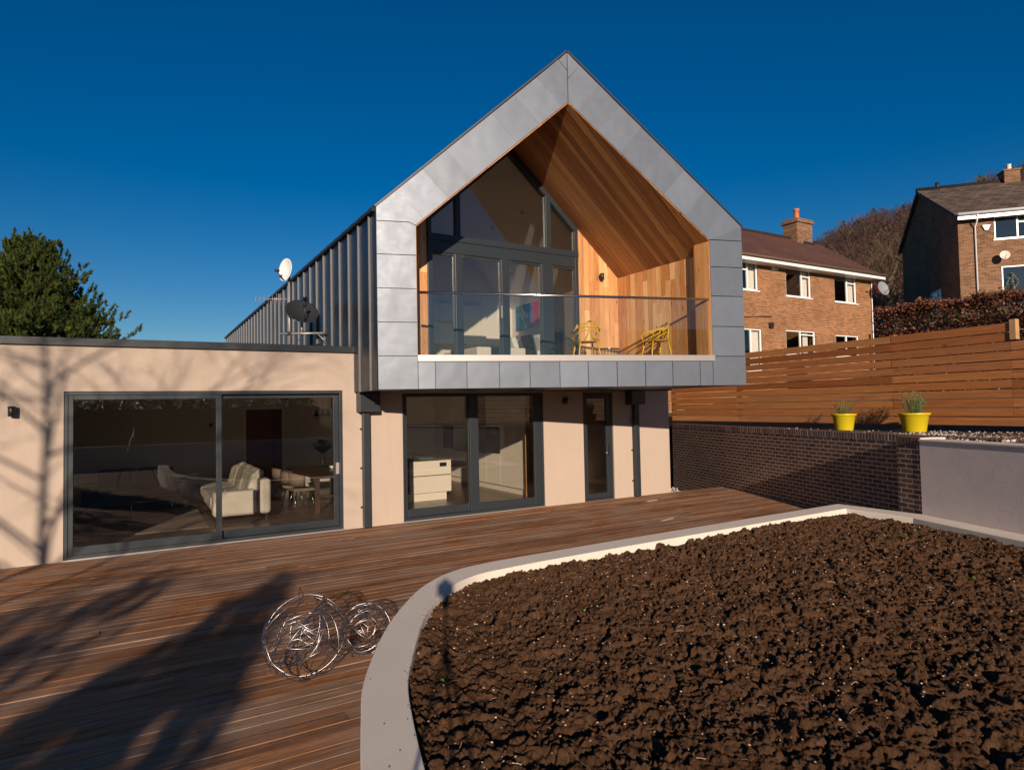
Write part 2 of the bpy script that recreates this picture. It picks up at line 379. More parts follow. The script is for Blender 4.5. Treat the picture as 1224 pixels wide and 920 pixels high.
so.rotation_euler = SUN.to_track_quat('-Z', 'Y').to_euler(); so.location = (-20, -40, 20)
w = bpy.data.worlds.new('World'); scene.world = w; w.use_nodes = True
nt = w.node_tree; bg = nt.nodes['Background']; sky = nt.nodes.new('ShaderNodeTexSky'); sky.sky_type = 'NISHITA'
sky.sun_disc = False; sky.sun_elevation = math.asin(-SUN.z); sky.sun_rotation = math.atan2(-SUN.x, -SUN.y)
sky.air_density = SKY_AIR; sky.dust_density = SKY_DUST; sky.ozone_density = SKY_OZ; sky.altitude = 200
hs = nt.nodes.new('ShaderNodeHueSaturation'); hs.inputs['Saturation'].default_value = SKY_SAT; hs.inputs['Hue'].default_value = SKY_HUE
nt.links.new(sky.outputs[0], hs.inputs['Color']); nt.links.new(hs.outputs[0], bg.inputs[0]); bg.inputs[1].default_value = SKY_E
scene.view_settings.view_transform = 'Standard'; scene.view_settings.look = 'None'
scene.view_settings.exposure = EXPO; scene.view_settings.gamma = 1; scene.view_settings.use_curve_mapping = False
scene.render.engine = 'CYCLES'
scene.cycles.max_bounces = 10; scene.cycles.transparent_max_bounces = 24; scene.cycles.sample_clamp_indirect = 8
scene.cycles.use_denoising = True

# ------------------------------------------------------------------ plan geometry
P0 = Vector((3.3793, -1.2877, 0)); P1 = Vector((9.8953, -3.1905, 0)); eS = (P1-P0).normalized(); nS = Vector((-eS.y, eS.x, 0))
LS = (P1-P0).length
def S(s, z, off=0): p = P0 + eS*s + nS*off; return Vector((p.x, p.y, z))
def fy(x): return P0.y + (x-P0.x)*(P1.y-P0.y)/(P1.x-P0.x)
ZB, ZF, ZE, ZR, ZEI, ZRI = 2.427, 2.893, 5.435, 8.400, 5.150, 7.496
SM, S0, S1 = 3.370, .648, 6.094
XR = S(SM, 0).x                      # 6.615 ridge line
XL, XRR = 3.3793, 9.8953
KS = .898                            # soffit slope
UPY = -.15                           # plane of the upper glazing
BA = Vector((12.694, -.029, 0)); BD = Vector((-.334, -.943, 0)).normalized(); BN = Vector((-BD.y, BD.x, 0))   # dark brick wall: face line, run, into the bank
BN = Vector((.943, -.334, 0)).normalized()
def xb(y): return BA.x + (y-BA.y)*BD.x/BD.y
def xf(y): return 13.0 + .1*(y+4.2)

def clip(poly, a, b):
    """keep the part of poly to the left of the line a->b"""
    out = []; n = len(poly)
    side = lambda p: (b[0]-a[0])*(p[1]-a[1]) - (b[1]-a[1])*(p[0]-a[0])
    for i in range(n):
        p, q = poly[i], poly[(i+1) % n]; sp, sq = side(p), side(q)
        if sp >= 0: out.append(p)
        if (sp > 0 and sq < 0) or (sp < 0 and sq > 0):
            t = sp/(sp-sq); out.append((p[0]+(q[0]-p[0])*t, p[1]+(q[1]-p[1])*t))
    return out
def area(poly): return sum(poly[i][0]*poly[(i+1) % len(poly)][1] - poly[(i+1) % len(poly)][0]*poly[i][1] for i in range(len(poly)))/2
def clad(mb, org, du, dv, region, w, gap, T, lmin=9, lmax=9, v0=None, jitter=.0015):
    """boards along du, side by side along dv, cut to the convex region"""
    org, du, dv = Vector(org), Vector(du).normalized(), Vector(dv).normalized(); n = du.cross(dv)
    if area(region) < 0: region = region[::-1]
    us = [p[0] for p in region]; vs = [p[1] for p in region]
    v = min(vs) if v0 is None else v0
    while v < max(vs):
        u = min(us) - random.random()*lmin*.7
        while u < max(us):
            L = random.uniform(lmin, lmax); poly = [(u, v), (u+L-gap, v), (u+L-gap, v+w-gap), (u, v+w-gap)]
            for i in range(len(region)):
                poly = clip(poly, region[i], region[(i+1) % len(region)])
                if len(poly) < 3: break
            u += L
            if len(poly) < 3 or abs(area(poly)) < 1e-5: continue
            rnd = random.random(); h = random.uniform(-jitter, jitter); m = len(poly)
            top = [org + du*p[0] + dv*p[1] + n*h for p in poly]; bot = [p - n*T for p in top]
            uv = [(p[0]+rnd*37, p[1]+rnd*11) for p in poly]
            fs = [tuple(range(m)), tuple(range(2*m-1, m-1, -1))] + [(i, i+m, (i+1) % m+m, (i+1) % m) for i in range(m)]
            mb.add(top+bot, fs, rnd, uv+uv)
        v += w
    return mb

# ------------------------------------------------------------------ ground, deck, soil bed
g = MB(); n = 90
ks = [math.copysign(abs(i/n)**3, i)*1500 for i in range(-n, n+1)]
def gz(x, y):
    d = max(0, -y-30); return -.42 + .10*min(d, 120) + .6*noise.noise(Vector((x*.02, y*.02, 0)))*min(1, d/30)
g.add([(x, y, gz(x, y)) for y in ks for x in ks], [(j*(2*n+1)+i, j*(2*n+1)+i+1, (j+1)*(2*n+1)+i+1, (j+1)*(2*n+1)+i) for j in range(2*n) for i in range(2*n)])
tag(g.build('ground', M['ground'], smooth=True), kind='structure')

d = MB(); y = -.012; pitch = .136; row = 0
while y > -16.4:
    x = -9 - random.random()*3; xe = min(xb(y), xb(y-pitch)) - .012
    if y < -6: xe = min(xe, 9.9)
    while x < xe - .05:
        L = random.choice([2.4, 3.0, 3.6, 4.2, 4.8, 5.4]); x2 = min(x+L, xe)
        if x2 > -9:
            tilt = random.gauss(0, .007); z0 = random.gauss(0, .0013); x1 = max(x, -9)
            dw = Vector((0, -1, tilt)).normalized()
            d.board((x2, y, z0), (-1, random.gauss(0, .0006), random.gauss(0, .0004)), dw, x2-x1-.003, pitch-.006, .028, .0035)
        x = x2 + .0
        if x >= xe - .05: break
    y -= pitch; row += 1
tag(d.build('wooden_deck', M['deck']), kind='structure')
u = MB(); u.prism([(-9, -.02, -.045), (xb(-.02)-.03, -.02, -.045), (xb(-6)-.03, -6, -.045), (9.9, -16.45, -.045), (-9, -16.45, -.045)], (0, 0, -.3))
tag(u.build('deck_base', M['darkgap']), kind='structure')
# pebbles and low ground beside the house end
pb = MB()
def pebble(mb, c, r, flat=.6, rnd=None):
    q = [(0,0,1),(.9,0,.2),(.28,.85,.25),(-.72,.53,.15),(-.72,-.53,.3),(.28,-.85,.1),(.7,.5,-.5),(-.3,.8,-.5),(-.9,0,-.45),(-.3,-.8,-.5),(.7,-.5,-.5)]
    a = random.random()*6.3; ca, sa = math.cos(a), math.sin(a); vs = []
    for x, y, z in q:
        k = r*random.uniform(.75, 1.2); vs.append((c[0]+(x*ca-y*sa)*k, c[1]+(x*sa+y*ca)*k, c[2]+z*k*flat))
    fs = [(0,1,2),(0,2,3),(0,3,4),(0,4,5),(0,5,1),(1,6,2),(2,6,7),(2,7,3),(3,7,8),(3,8,4),(4,8,9),(4,9,5),(5,9,10),(5,10,1),(1,10,6),(6,10,9,8,7)]
    mb.add(vs, fs, random.random() if rnd is None else rnd)
for i in range(900):
    x = random.uniform(11.0, 13.6); y = random.uniform(.02, 3.2)
    if x < xb(y)-.05: pebble(pb, (x, y, -.36 + random.random()*.03), random.uniform(.015, .04))
for i in range(40): pebble(pb, (11.05+random.random()*.35, .03+random.random()*.12, -.02), random.uniform(.015, .035))
pb.box(11.0, 11.5, .01, .25, -.4, -.035)
tag(pb.build('pebbles', M['pebble']), kind='stuff')

# planter kerb
OU = [(.60,-13),(.60,-10.6),(.66,-9.5),(.78,-8.8),(.914,-8.294),(1.068,-7.793),(1.202,-7.395),(1.423,-6.928),(1.705,-6.418),(2.004,-5.978),(2.311,-5.590),(2.60,-5.33),(2.82,-5.19),(3.03,-5.11),(3.30,-5.06),(3.718,-5.03),(4.435,-5.00),(5.372,-4.97),(7.058,-4.93),(10.004,-4.871),(10.030,-6.17),(9.49,-7.63),(8.6,-10.0),(7.48,-13)]
IN = [(.90,-13),(.90,-10.6),(.96,-9.5),(1.08,-8.85),(1.185,-8.42),(1.32,-7.93),(1.46,-7.50),(1.66,-7.08),(1.90,-6.62),(2.13,-6.24),(2.37,-5.93),(2.60,-5.70),(2.82,-5.54),(3.05,-5.44),(3.32,-5.40),(3.75,-5.365),(4.45,-5.335),(5.372,-5.31),(7.058,-5.275),(9.66,-5.225),(9.62,-6.26),(9.11,-7.63),(8.22,-10.0),(7.1,-13)]
def catmull(P, k=5, hard=()):
    out = []
    for i in range(len(P)-1):
        p1, p2 = Vector(P[i]), Vector(P[i+1])
        p0 = Vector(P[i-1]) if i > 0 and i not in hard else p1*2-p2
        p3 = Vector(P[i+2]) if i+2 < len(P) and (i+1) not in hard else p2*2-p1
        for j in range(k):
            t = j/k; out.append(.5*((2*p1)+(p2-p0)*t+(2*p0-5*p1+4*p2-p3)*t*t+(3*p1-p0-3*p2+p3)*t**3))
    out.append(Vector(P[-1])); return out
co = catmull(OU, 5, (19, 20)); ci = catmull(IN, 5, (19, 20))
kz = .40; k = MB(); m = len(co)
vs = [(p.x, p.y, 0) for p in co] + [(p.x, p.y, kz) for p in co] + [(p.x, p.y, kz) for p in ci] + [(p.x, p.y, .05) for p in ci]
fs = [(i+1, i, m+i, m+i+1) for i in range(m-1)] + [(m+i+1, m+i, 2*m+i, 2*m+i+1) for i in range(m-1)] + [(2*m+i+1, 2*m+i, 3*m+i, 3*m+i+1) for i in range(m-1)]
k.add(vs, fs); ko = k.build('planter_wall', M['kerb'], bevel=.008)
for pl in ko.data.polygons: pl.use_smooth = False
tag(ko, 'low cream rendered kerb wall curving round the bed of dark soil', 'planter wall')

# soil surface
def worley(X, Y, c, seed):
    gx, gy = np.floor(X/c).astype(np.int64), np.floor(Y/c).astype(np.int64)
    f1 = np.full(X.shape, 9e9); f2 = np.full(X.shape, 9e9); ida = np.zeros(X.shape, dtype=np.int64); cx1 = np.zeros(X.shape); cy1 = np.zeros(X.shape)
    def hsh(a, b, k):
        h = (a*374761393 + b*668265263 + (seed*31+k)*974634777) & 0xffffffff; h = ((h ^ (h >> 13))*1274126177) & 0xffffffff; return (h ^ (h >> 16)) & 0xffffffff
    for i in (-1, 0, 1):
        for j in (-1, 0, 1):
            a, b = gx+i, gy+j
            px = (a + (hsh(a, b, 1)/4294967295.0))*c; py = (b + (hsh(a, b, 2)/4294967295.0))*c
            dd = np.hypot(px-X, py-Y); nearer = dd < f1
            f2 = np.where(nearer, f1, np.minimum(f2, dd)); ida = np.where(nearer, hsh(a, b, 3), ida)
            cx1 = np.where(nearer, px, cx1); cy1 = np.where(nearer, py, cy1); f1 = np.where(nearer, dd, f1)
    return f1/c, f2/c, (ida % 10007)/10007.0, (X-cx1)/c, (Y-cy1)/c, ((ida//7) % 10007)/10007.0
def vnoise(X, Y, c, seed):
    x, y = X/c, Y/c; xi, yi = np.floor(x).astype(np.int64), np.floor(y).astype(np.int64); fx, fy_ = x-xi, y-yi
    fx = fx*fx*(3-2*fx); fy_ = fy_*fy_*(3-2*fy_)
    def h(a, b):
        q = (a*374761393 + b*668265263 + seed*974634777) & 0xffffffff; q = ((q ^ (q >> 13))*1274126177) & 0xffffffff; return ((q ^ (q >> 16)) & 0xffffffff)/4294967295.0
    return (h(xi,yi)*(1-fx)+h(xi+1,yi)*fx)*(1-fy_) + (h(xi,yi+1)*(1-fx)+h(xi+1,yi+1)*fx)*fy_ - .5
def soilh(X, Y):
    wx = X + .07*vnoise(X, Y, .10, 1) + .03*vnoise(X, Y, .035, 2) + .012*vnoise(X, Y, .014, 12); wy = Y + .07*vnoise(X, Y, .10, 3) + .03*vnoise(X, Y, .035, 4) + .012*vnoise(X, Y, .014, 13)
    z = .290 + .035*np.clip((3.2-X)/1.6, 0, 1) + .04*vnoise(X, Y, 1.3, 5) + .03*vnoise(X, Y, .4, 6)
    for c, A, T, s in ((.20, .036, .020, 11), (.10, .022, .026, 12), (.052, .012, .020, 13), (.027, .007, .013, 14)):
        f1, f2, a, dx, dy, b = worley(wx, wy, c, s)
        edge = np.clip((f2-f1)/.12, 0, 1); edge = edge*(2-edge)
        z = z + edge*(A*(a-.25) + T*(dx*np.cos(b*6.28)+dy*np.sin(b*6.28))) + .12*A*(1-f1)
    return z + .010*vnoise(X, Y, .024, 21) + .007*vnoise(X, Y, .012, 22)
def inside(px, py, poly):
    c = np.zeros(px.shape, bool); n = len(poly)
    for i in range(n):
        x1, y1 = poly[i]; x2, y2 = poly[(i+1) % n]
        cond = ((y1 > py) != (y2 > py)) & (px < (x2-x1)*(py-y1)/((y2-y1) if y2 != y1 else 1e-9)+x1); c ^= cond
    return c
mid = [((a.x+b.x)/2, (a.y+b.y)/2) for a, b in zip(co, ci)]
def soilsheet(x0, x1, y0, y1, st, name):
    xs = np.arange(x0, x1, st); ys = np.arange(y0, y1+st/2, st); X, Y = np.meshgrid(xs, ys)
    Z = soilh(X, Y); ins = inside(X, Y, mid); nx = len(xs)
    Xd = X + .012*vnoise(X, Y, .045, 31); Yd = Y + .012*vnoise(X, Y, .045, 32)
    idx = np.arange(X.size).reshape(X.shape)
    q = ins[:-1,:-1] & ins[1:,:-1] & ins[:-1,1:] & ins[1:,1:]
    F = np.stack([idx[:-1,:-1][q], idx[:-1,1:][q], idx[1:,1:][q], idx[1:,:-1][q]], 1)
    me = bpy.data.meshes.new(name); nv = X.size
    used = np.zeros(nv, bool); used[F.ravel()] = True; re = np.cumsum(used)-1; F = re[F]
    V = np.stack([Xd.ravel(), Yd.ravel(), Z.ravel()], 1)[used]
    me.vertices.add(len(V)); me.vertices.foreach_set('co', V.ravel()); me.loops.add(F.size); me.loops.foreach_set('vertex_index', F.ravel().astype(np.int32))
    me.polygons.add(len(F)); me.polygons.foreach_set('loop_start', np.arange(0, F.size, 4, dtype=np.int32)); me.polygons.foreach_set('loop_total', np.full(len(F), 4, dtype=np.int32))
    me.update(calc_edges=True); me.materials.append(M['soil']); o = bpy.data.objects.new(name, me); col.objects.link(o)
    return tag(o, kind='structure')
SOILST = .0098
soilsheet(.8, 10.2, -10.6, -5.0, SOILST, 'soil')
soilsheet(.6, 9.6, -13, -10.6+SOILST, .05, 'soil')
cl = MB(); gr = MB(); sp = MB()
def soilpt():
    while True:
        y = -5.3 - (random.random()**1.2)*4.0; x = random.uniform(1.2, 9.7)
        if inside(np.array([x]), np.array([y]), [(q.x, q.y) for q in ci])[0]: return x, y, float(soilh(np.array([x]), np.array([y]))[0])
for i in range(4500):
    x, y, z = soilpt(); r = random.choice([.008, .011, .014, .02, .03]); pebble(cl, (x, y, z+r*.2), r, .8)
for i in range(2600):
    x, y, z = soilpt(); pebble(gr, (x, y, z+.004), random.uniform(.003, .010)*(1.3 if i % 40 == 0 else 1))
rt = MB()
for i in range(420):
    x, y, z = soilpt(); a = random.random()*6.3; l = random.uniform(.02, .08); p = Vector((x, y, z+.004)); q = p + Vector((math.cos(a)*l, math.sin(a)*l, random.uniform(0, .02)))
    rt.tube([p, p.lerp(q, .5)+Vector((random.gauss(0,.006), random.gauss(0,.006), .006)), q], .0011, 3, random.random(), smooth=False)
tag(rt.build('soil_roots', M['grit']), kind='stuff')
for i in range(26):
    x, y, z = soilpt()
    for j in range(4):
        a = random.random()*6.3; l = random.uniform(.015, .035)
        sp.add([(x, y, z), (x+math.cos(a)*l, y+math.sin(a)*l, z+l*.9), (x+math.cos(a+.5)*l*.9, y+math.sin(a+.5)*l*.9, z+l*.7)], [(0, 1, 2)], random.random())
for i in range(130):
    j = random.randrange(len(ci)-30); f_ = random.random()**4; p = ci[j].lerp(ci[j+1], random.random()).lerp(co[j], f_); pebble(cl, (p.x, p.y, kz+.001), random.uniform(.0015, .006), .7)
tag(cl.build('soil_clods', M['soil']), kind='stuff')
scw = MB()
for i in range(75):
    y = -.012-.068-i*.136
    for j in range(-4, 22):
        x = j*.6+.13
        if x > xb(y)-.1 or (y < -4.9 and x > .95 - (y+8)*-.15 and x > 1.0 - max(0, -y-5)*.0): continue
        for s_ in (-.04, .04):
            cx, cy = x+random.gauss(0, .006), y+s_+random.gauss(0, .003); scw.add([(cx+.005*math.cos(a*1.047), cy+.005*math.sin(a*1.047), .0035) for a in range(6)], [(0,1,2,3,4,5)])
tag(scw.build('deck_screws', M['screw']), kind='stuff')
tag(gr.build('soil_grit', M['grit']), kind='stuff')
tag(sp.build('seedlings', M['sprout']), kind='stuff')

# ------------------------------------------------------------------ dark brick retaining wall
t = thing('brick_wall', 'dark engineering brick retaining wall below the timber fence', 'brick wall', tuple(BA), math.atan2(BD.y, BD.x))
L0, L1 = -2.75, 7.6                     # along BD from BA
w_ = MB(); w_.wall(BA, BD, BN*.215, (L0, L1), (-.6, 1.415), []); sub(w_.build('wall', M['darkbrick'], t))
# soldier course of bricks on edge, its coping
sc = MB(); s = L0
while s < L1:
    c = BA + BD*(s+.037) + BN*.105 + Vector((0, 0, 1.475)); j = random.uniform(-.0015, .0015)
    sc.obox(c + BN*j, BD*.0275, BN*.112, (0, 0, .055), random.random()); s += .075
M['solbrick'] = (lambda t: t.fin(t.ramp(t.new('ShaderNodeAttribute', attribute_name='rnd').outputs['Fac'], [(0, (.05, .028, .026)), (.6, (.085, .045, .038)), (1, (.12, .06, .045))]), .55, 0, t.bump(t.noise(t.coord(), 60, 4), .4, .004)))(NT('brick_on_edge'))
M['mortar'] = plain('pale_mortar', (.60, .48, .40), .9)
sub(sc.build('soldier_course', M['solbrick'], t, bevel=.003, seg=1))
mo = MB(); mo.obox(BA + BD*((L0+L1)/2) + BN*.105 + Vector((0,0,1.471)), BD*(L1-L0)/2, BN*.110, (0,0,.0555)); sub(mo.build('mortar_bed', M['mortar'], t))
# pier
gA = Vector((10.202, -5.754, 0)); gB = Vector((10.042, -6.182, 0)); gd = Vector((-.35, -.937, 0)).normalized(); gn = Vector((.937, -.35, 0)).normalized()
pr_ = MB(); pr_.prism([gA, gB, gB + gn*.60, gA + gn*.50], (0, 0, 1.415)); sub(pr_.build('pier', M['darkbrick'], t))
ps = MB(); s = 0
while s < .44:
    ps.obox(gA + gd*(s+.03) + gn*.11 + Vector((0,0,1.475)), gd*.0275, gn*.112, (0,0,.055), random.random()); s += .0655
s = 0
while s < .40:
    ps.obox(gA + gn*(s+.26) + gd*.11 + Vector((0,0,1.475)), gn*.0275, gd*.112, (0,0,.055), random.random()); s += .0655
sub(ps.build('soldier_course', M['solbrick'], t, bevel=.003, seg=1))
mo = MB(); mo.prism([gA+gn*.012+gd*.01, gB+gn*.012, gB + gn*.58, gA + gn*.48+gd*.01], (0,0,.108)); mo.v = [(a, b, c+1.417) for a, b, c in mo.v]; sub(mo.build('mortar_bed', M['mortar'], t))
# rendered wall
t = thing('rendered_wall', 'rough grey lilac rendered wall joining the brick pier at right', 'garden wall', tuple(gB))
rw = MB(); rw.prism([gB + gd*.003 - gn*.012, gB + gd*7.4 - gn*.012, gB + gd*7.4 + gn*.24, gB + gd*.003 + gn*.24], (0, 0, 1.475)); sub(rw.build('wall', M['greyrender'], t))
rw = MB(); rw.prism([gB - gn*.03 + gd*.002, gB + gd*7.4 - gn*.03, gB + gd*7.4 + gn*.27, gB + gn*.27 + gd*.002], (0, 0, .03)); rw.v = [(a, b, c+1.477) for a, b, c in rw.v]; sub(rw.build('coping', M['kerb'], t, bevel=.006))
# raised bed behind
g1 = MB(); pts = [(xb(2.7)+.23, 2.7), (xf(2.7)+.05, 2.7), (xf(-14)+.05, -14), (7.9, -14), (10.05+.1, -6.5), (xb(-5.6)+.22, -5.6)]
g1.prism([(x, y, 1.495) for x, y in pts], (0, 0, -1.9)); tag(g1.build('gravel_bed', M['hillground']), kind='structure')
gp = MB()
for i in range(1000):
    y = random.uniform(-7.3, -5.0) if random.random() < .75 else random.uniform(-8.4, 1.5); x = random.uniform(10.2, 13.1)
    if x < xb(y)+.22 and y > -5.9: continue
    if y < -5.9 and x < 10.4 + (y+5.9)*.37: continue
    if x > xb(y)+1.2 and random.random() < .7: continue
    pebble(gp, (x, y, 1.50+random.random()*.012), random.uniform(.009, .022))
tag(gp.build('gravel', M['pebble']), kind='stuff')
lt = MB()
for i in range(1500):
    y = random.uniform(-9.5, -6.4); x = random.uniform(10.45+(y+5.9)*.37, xf(y)-.1); a = random.random()*6.3; l = random.uniform(.03, .09); e = random.uniform(0, .9)
    dx, dy, dz = math.cos(a)*l, math.sin(a)*l, l*e
    lt.add([(x, y, 1.50), (x+dx, y+dy, 1.505+dz), (x+dx*.6-dy*.2, y+dy*.6+dx*.2, 1.505+dz*.5)], [(0,1,2)], random.random())
tag(lt.build('dead_leaves', M['beech']), kind='stuff')

# ------------------------------------------------------------------ fence
t = thing('timber_fence', 'tall horizontal board fence of reddish larch above the dark brick wall', 'fence', (13.0, -4.2, 1.5))
fd = Vector((-.1, -1, 0)).normalized(); fo = Vector((xf(2.6), 2.6, 0)); fb = 1.615; fp = .1605
fn = Vector((-fd.y, fd.x, 0)); fn = fn if fn.x < 0 else -fn
posts = [0, (2.6+.015)*1.005, (2.6+4.2)*1.005, (2.6+6.30)*1.005, (2.6+8.5)*1.005, (2.6+11.15)*1.005]
b_ = MB()
for i in range(11):
    z = fb + i*fp + fp - .013
    ends = posts if i < 9 else posts[:4]
    for a, c in zip(ends[:-1], ends[1:]):
        sg = random.uniform(-.004, .004)
        b_.board(fo + fd*(c-.003) + Vector((0, 0, z)) + fn*(.01+sg), -fd, (0, 0, -1), c-a-.006, fp-.014+random.uniform(-.004, .002), .022, .003)
sub(b_.build('boards', M['fence'], t))
for q in posts:
    pm = MB(); c = fo + fd*q - fn*.065; top = 3.40 if abs(q-posts[3]) > .1 else 3.42
    if abs(q-posts[3]) < .1: c = fo + fd*(q+.055) - fn*.012
    z0 = 1.63 if abs(q-posts[3]) > .1 else 3.08
    if q > posts[3]+.2: top = 3.0
    pm.board(c + Vector((0,0,z0)) + fd*.05 + fn*.05, (0,0,1), -fd, top-z0, .1, .1, .004); sub(pm.build('post', M['postwood'] if abs(q-posts[3]) < .1 else M['fence'], t))

# ------------------------------------------------------------------ bank behind the fence and wooded hill
hb = MB(); yy = [-120+i*6 for i in range(60)]; ss = [0, .5, 2, 4, 7, 10, 14, 18, 24, 30, 38, 46, 56, 68, 80]
def bankz(s, y): return 1.45 + .118*s + .15*noise.noise(Vector((s*.2, y*.2, 1)))*min(1, s/3)
hb.add([(xf(y)+.12+s, y, bankz(s, y)) for y in yy for s in ss], [(j*len(ss)+i, j*len(ss)+i+1, (j+1)*len(ss)+i+1, (j+1)*len(ss)+i) for j in range(len(yy)-1) for i in range(len(ss)-1)])
hb.add([(xf(y)+.12, y, z) for y in (yy[0], yy[-1]) for z in (-.6, 1.46)], [(0, 1, 3, 2)])
tag(hb.build('bank', M['ground'], smooth=True), kind='structure')
sky_az = [20, 30, 42, 48, 52, 56.54, 57.59, 59.15, 60.72, 63.06, 66.11, 68.67, 70, 76, 84, 95]
sky_te = [.02, .05, .105, .135, .165, .2197, .2303, .2416, .2487, .2518, .2623, .2735, .278, .30, .30, .26]
TH = 2.5; DR = 230.0
def ridge(a): return float(np.interp(a, sky_az, sky_te))
def hillpt(a, r):
    """azimuth in degrees, distance; the slope climbs from 85 m to the ridge at 230 m"""
    top = ridge(a)*DR - TH + 2.1; f = min(1, max(0, (r-75)/(DR-75))); base = 9.5
    z = base + (top-base)*(f**1.25) if r <= DR else top - (r-DR)*.25
    z += 2.0*noise.noise(Vector((a*.25, r*.03, 3)))*f*(1-f)*3
    return Vector((math.sin(R(a))*r, CAM.y + math.cos(R(a))*r, z))
hm = MB(); aa = [14+i*1.5 for i in range(56)]; rr = [75+i*10 for i in range(26)]
hm.add([hillpt(a, r) for a in aa for r in rr], [(j*len(rr)+i, j*len(rr)+i+1, (j+1)*len(rr)+i+1, (j+1)*len(rr)+i) for j in range(len(aa)-1) for i in range(len(rr)-1)])
tag(hm.build('hill', M['hillground'], smooth=True), kind='structure')
def twigcrown(mb, c, r, h, nq, tone, up=.8, w=.12):
    for i in range(nq):
        th = random.random()*6.283; q = random.random()**.5; zz = random.random()
        prof = math.sin(math.pi*min(1, zz*.85+.15))**.6
        base = Vector(c) + Vector((math.cos(th)*q*r*prof*.7, math.sin(th)*q*r*prof*.7, h*(.15+.8*zz)))
        dr = Vector((math.cos(th)*.7, math.sin(th)*.7, up)) + Vector((random.gauss(0, .35), random.gauss(0, .35), random.gauss(0, .3))); dr.normalize()
        l = random.uniform(.6, 1.4)*r*.38; sd_ = dr.cross(Vector((random.gauss(0,1), random.gauss(0,1), random.gauss(0,1)))).normalized()*w*l
        mb.add([base - sd_, base + sd_, base + dr*l], [(0, 1, 2)], min(1, max(0, tone + random.gauss(0, .13))))
hw = MB(); random.seed(11)
for i in range(2300):
    a = random.uniform(50, 74); r = 85 + (DR+4-85)*random.random()**.75
    p = hillpt(a, r); tone = .42 + .5*noise.noise(Vector((a*.35, r*.02, 8))) + random.gauss(0, .14)
    hh = random.uniform(5, 8.5)*(.75 if r > 215 else 1); far = r > 150
    twigcrown(hw, p - Vector((0,0,.3)), random.uniform(2.2, 3.8), hh, 74 if not far else 60, tone, .9, .045)
    if random.random() < .06:
        for j in range(60):
            th = random.random()*6.3; q = random.random(); b = p + Vector((math.cos(th)*2*(1-q), math.sin(th)*2*(1-q), q*6)); 
            hw.add([b, b+Vector((math.cos(th)*.9, math.sin(th)*.9, -.3)), b+Vector((0, 0, .9))], [(0,1,2)], .86)
tag(hw.build('hillside_wood', M['bare']), kind='stuff')
# ------------------------------------------------------------------ the modern house
random.seed(3)
H = thing('modern_house', 'modern zinc clad gabled house with cream rendered ground floor and timber lined balcony', 'house', (3.4, 0, 0))
def part(mb, name, mat, parent=None, **k): return sub(mb.build(name, mat, parent or H, **k))
def ring(mb, x0, x1, z0, z1, w, y0, y1):
    l, r_, b, t_ = w if isinstance(w, tuple) else (w,)*4
    mb.box(x0, x0+l, y0, y1, z0, z1); mb.box(x1-r_, x1, y0, y1, z0, z1)
    mb.box(x0+l, x1-r_, y0, y1, z0, z0+b); mb.box(x0+l, x1-r_, y0, y1, z1-t_, z1); return mb
# ground floor walls with their openings
D1 = (-.92, 3.155, .0, 2.46); K = (4.275, 7.415, .0, 2.40); DR_ = (8.455, 9.295, .0, 2.40)
part(MB().wall((0,0,0), (1,0,0), (0,.3,0), (-4.6, 3.4), (-.4, 3.13), [D1]), 'extension_wall', M['render'])
b = MB(); b.wall((0,0,0), (1,0,0), (0,.3,0), (3.4, 11.0), (-.4, 2.425), [K, DR_]); part(b, 'wall', M['render'])
b = MB(); b.box(3.42, 3.62, 7.1, 19.2, -.4, 2.42); b.box(10.7, 11.0, .3, 9, -.4, 2.425); b.box(-4.6, -4.3, .3, 7.4, -.4, 3.13); b.box(-4.3, 3.42, 7.1, 7.4, -.4, 3.13); b.box(3.62, 10.7, 8.7, 9, -.4, 2.42); part(b, 'rear_wall', M['render'])
b = MB(); b.box(-4.3, 3.37, .3, 7.1, 2.62, 3.05); part(b, 'flat_roof', M['anth2'])
b = MB(); b.box(9.9, 11.06, -.06, 9.06, 2.428, 2.50); part(b, 'low_roof_edge', M['anth2'])
b = MB(); b.box(-4.66, 3.372, -.05, .34, 3.13, 3.245); b.box(-4.66, -4.26, .34, 7.44, 3.13, 3.245); part(b, 'parapet_coping', M['anth2'], bevel=.005)
# sliding door 1 (left sash in front), sliding door 2 (right sash in front), each frame > sashes
def slider(x0, x1, z1, ml, mr, glL, glR, gz0, gz1, left_front, name, stile, label):
    f = MB(); ring(f, x0, x1, .022, z1, (.05, .05, .045, .05), .015, .19); fr = part(f, name, M['anth'], bevel=.003)
    fr['label'] = label; RM[fr.name] = Matrix.Identity(4)
    ya, yb_ = ((.03, .095), (.108, .173)) if left_front else ((.108, .173), (.03, .095))
    for (a, c_, ga, gc, (p, q)) in ((x0+.052, mr if left_front else ml+.06, glL[0], glL[1], ya), (ml+.02 if left_front else ml, x1-.052, glR[0], glR[1], yb_)):
        top = z1-.052; s = MB(); ring(s, a, c_, .068, top, (ga-a, c_-gc, gz0-.068, top-gz1), p, q); sub(s.build('sash', M['anth'], fr, bevel=.004))
        gl = MB(); gl.box(ga-.005, gc+.005, p+.025, p+.037, gz0-.005, gz1+.005); sub(gl.build('glass_pane', M['glass'], fr))
    th = MB(); th.box(x0-.01, x1+.01, -.035, .19, .0, .02); sub(th.build('threshold', M['alu'], fr))
    return fr
fr = slider(D1[0], D1[1], 2.455, 1.105, 1.19, (-.805, 1.105), (1.19, 3.02), .185, 2.335, True, 'sliding_door', .1, 'wide sliding glass door of the living room')
hd = MB(); hd.box(3.075, 3.10, .072, .104, .98, 1.18); hd.box(3.05, 3.0751, .080, .100, .98, 1.18); sub(hd.build('handle', M['alu'], fr))
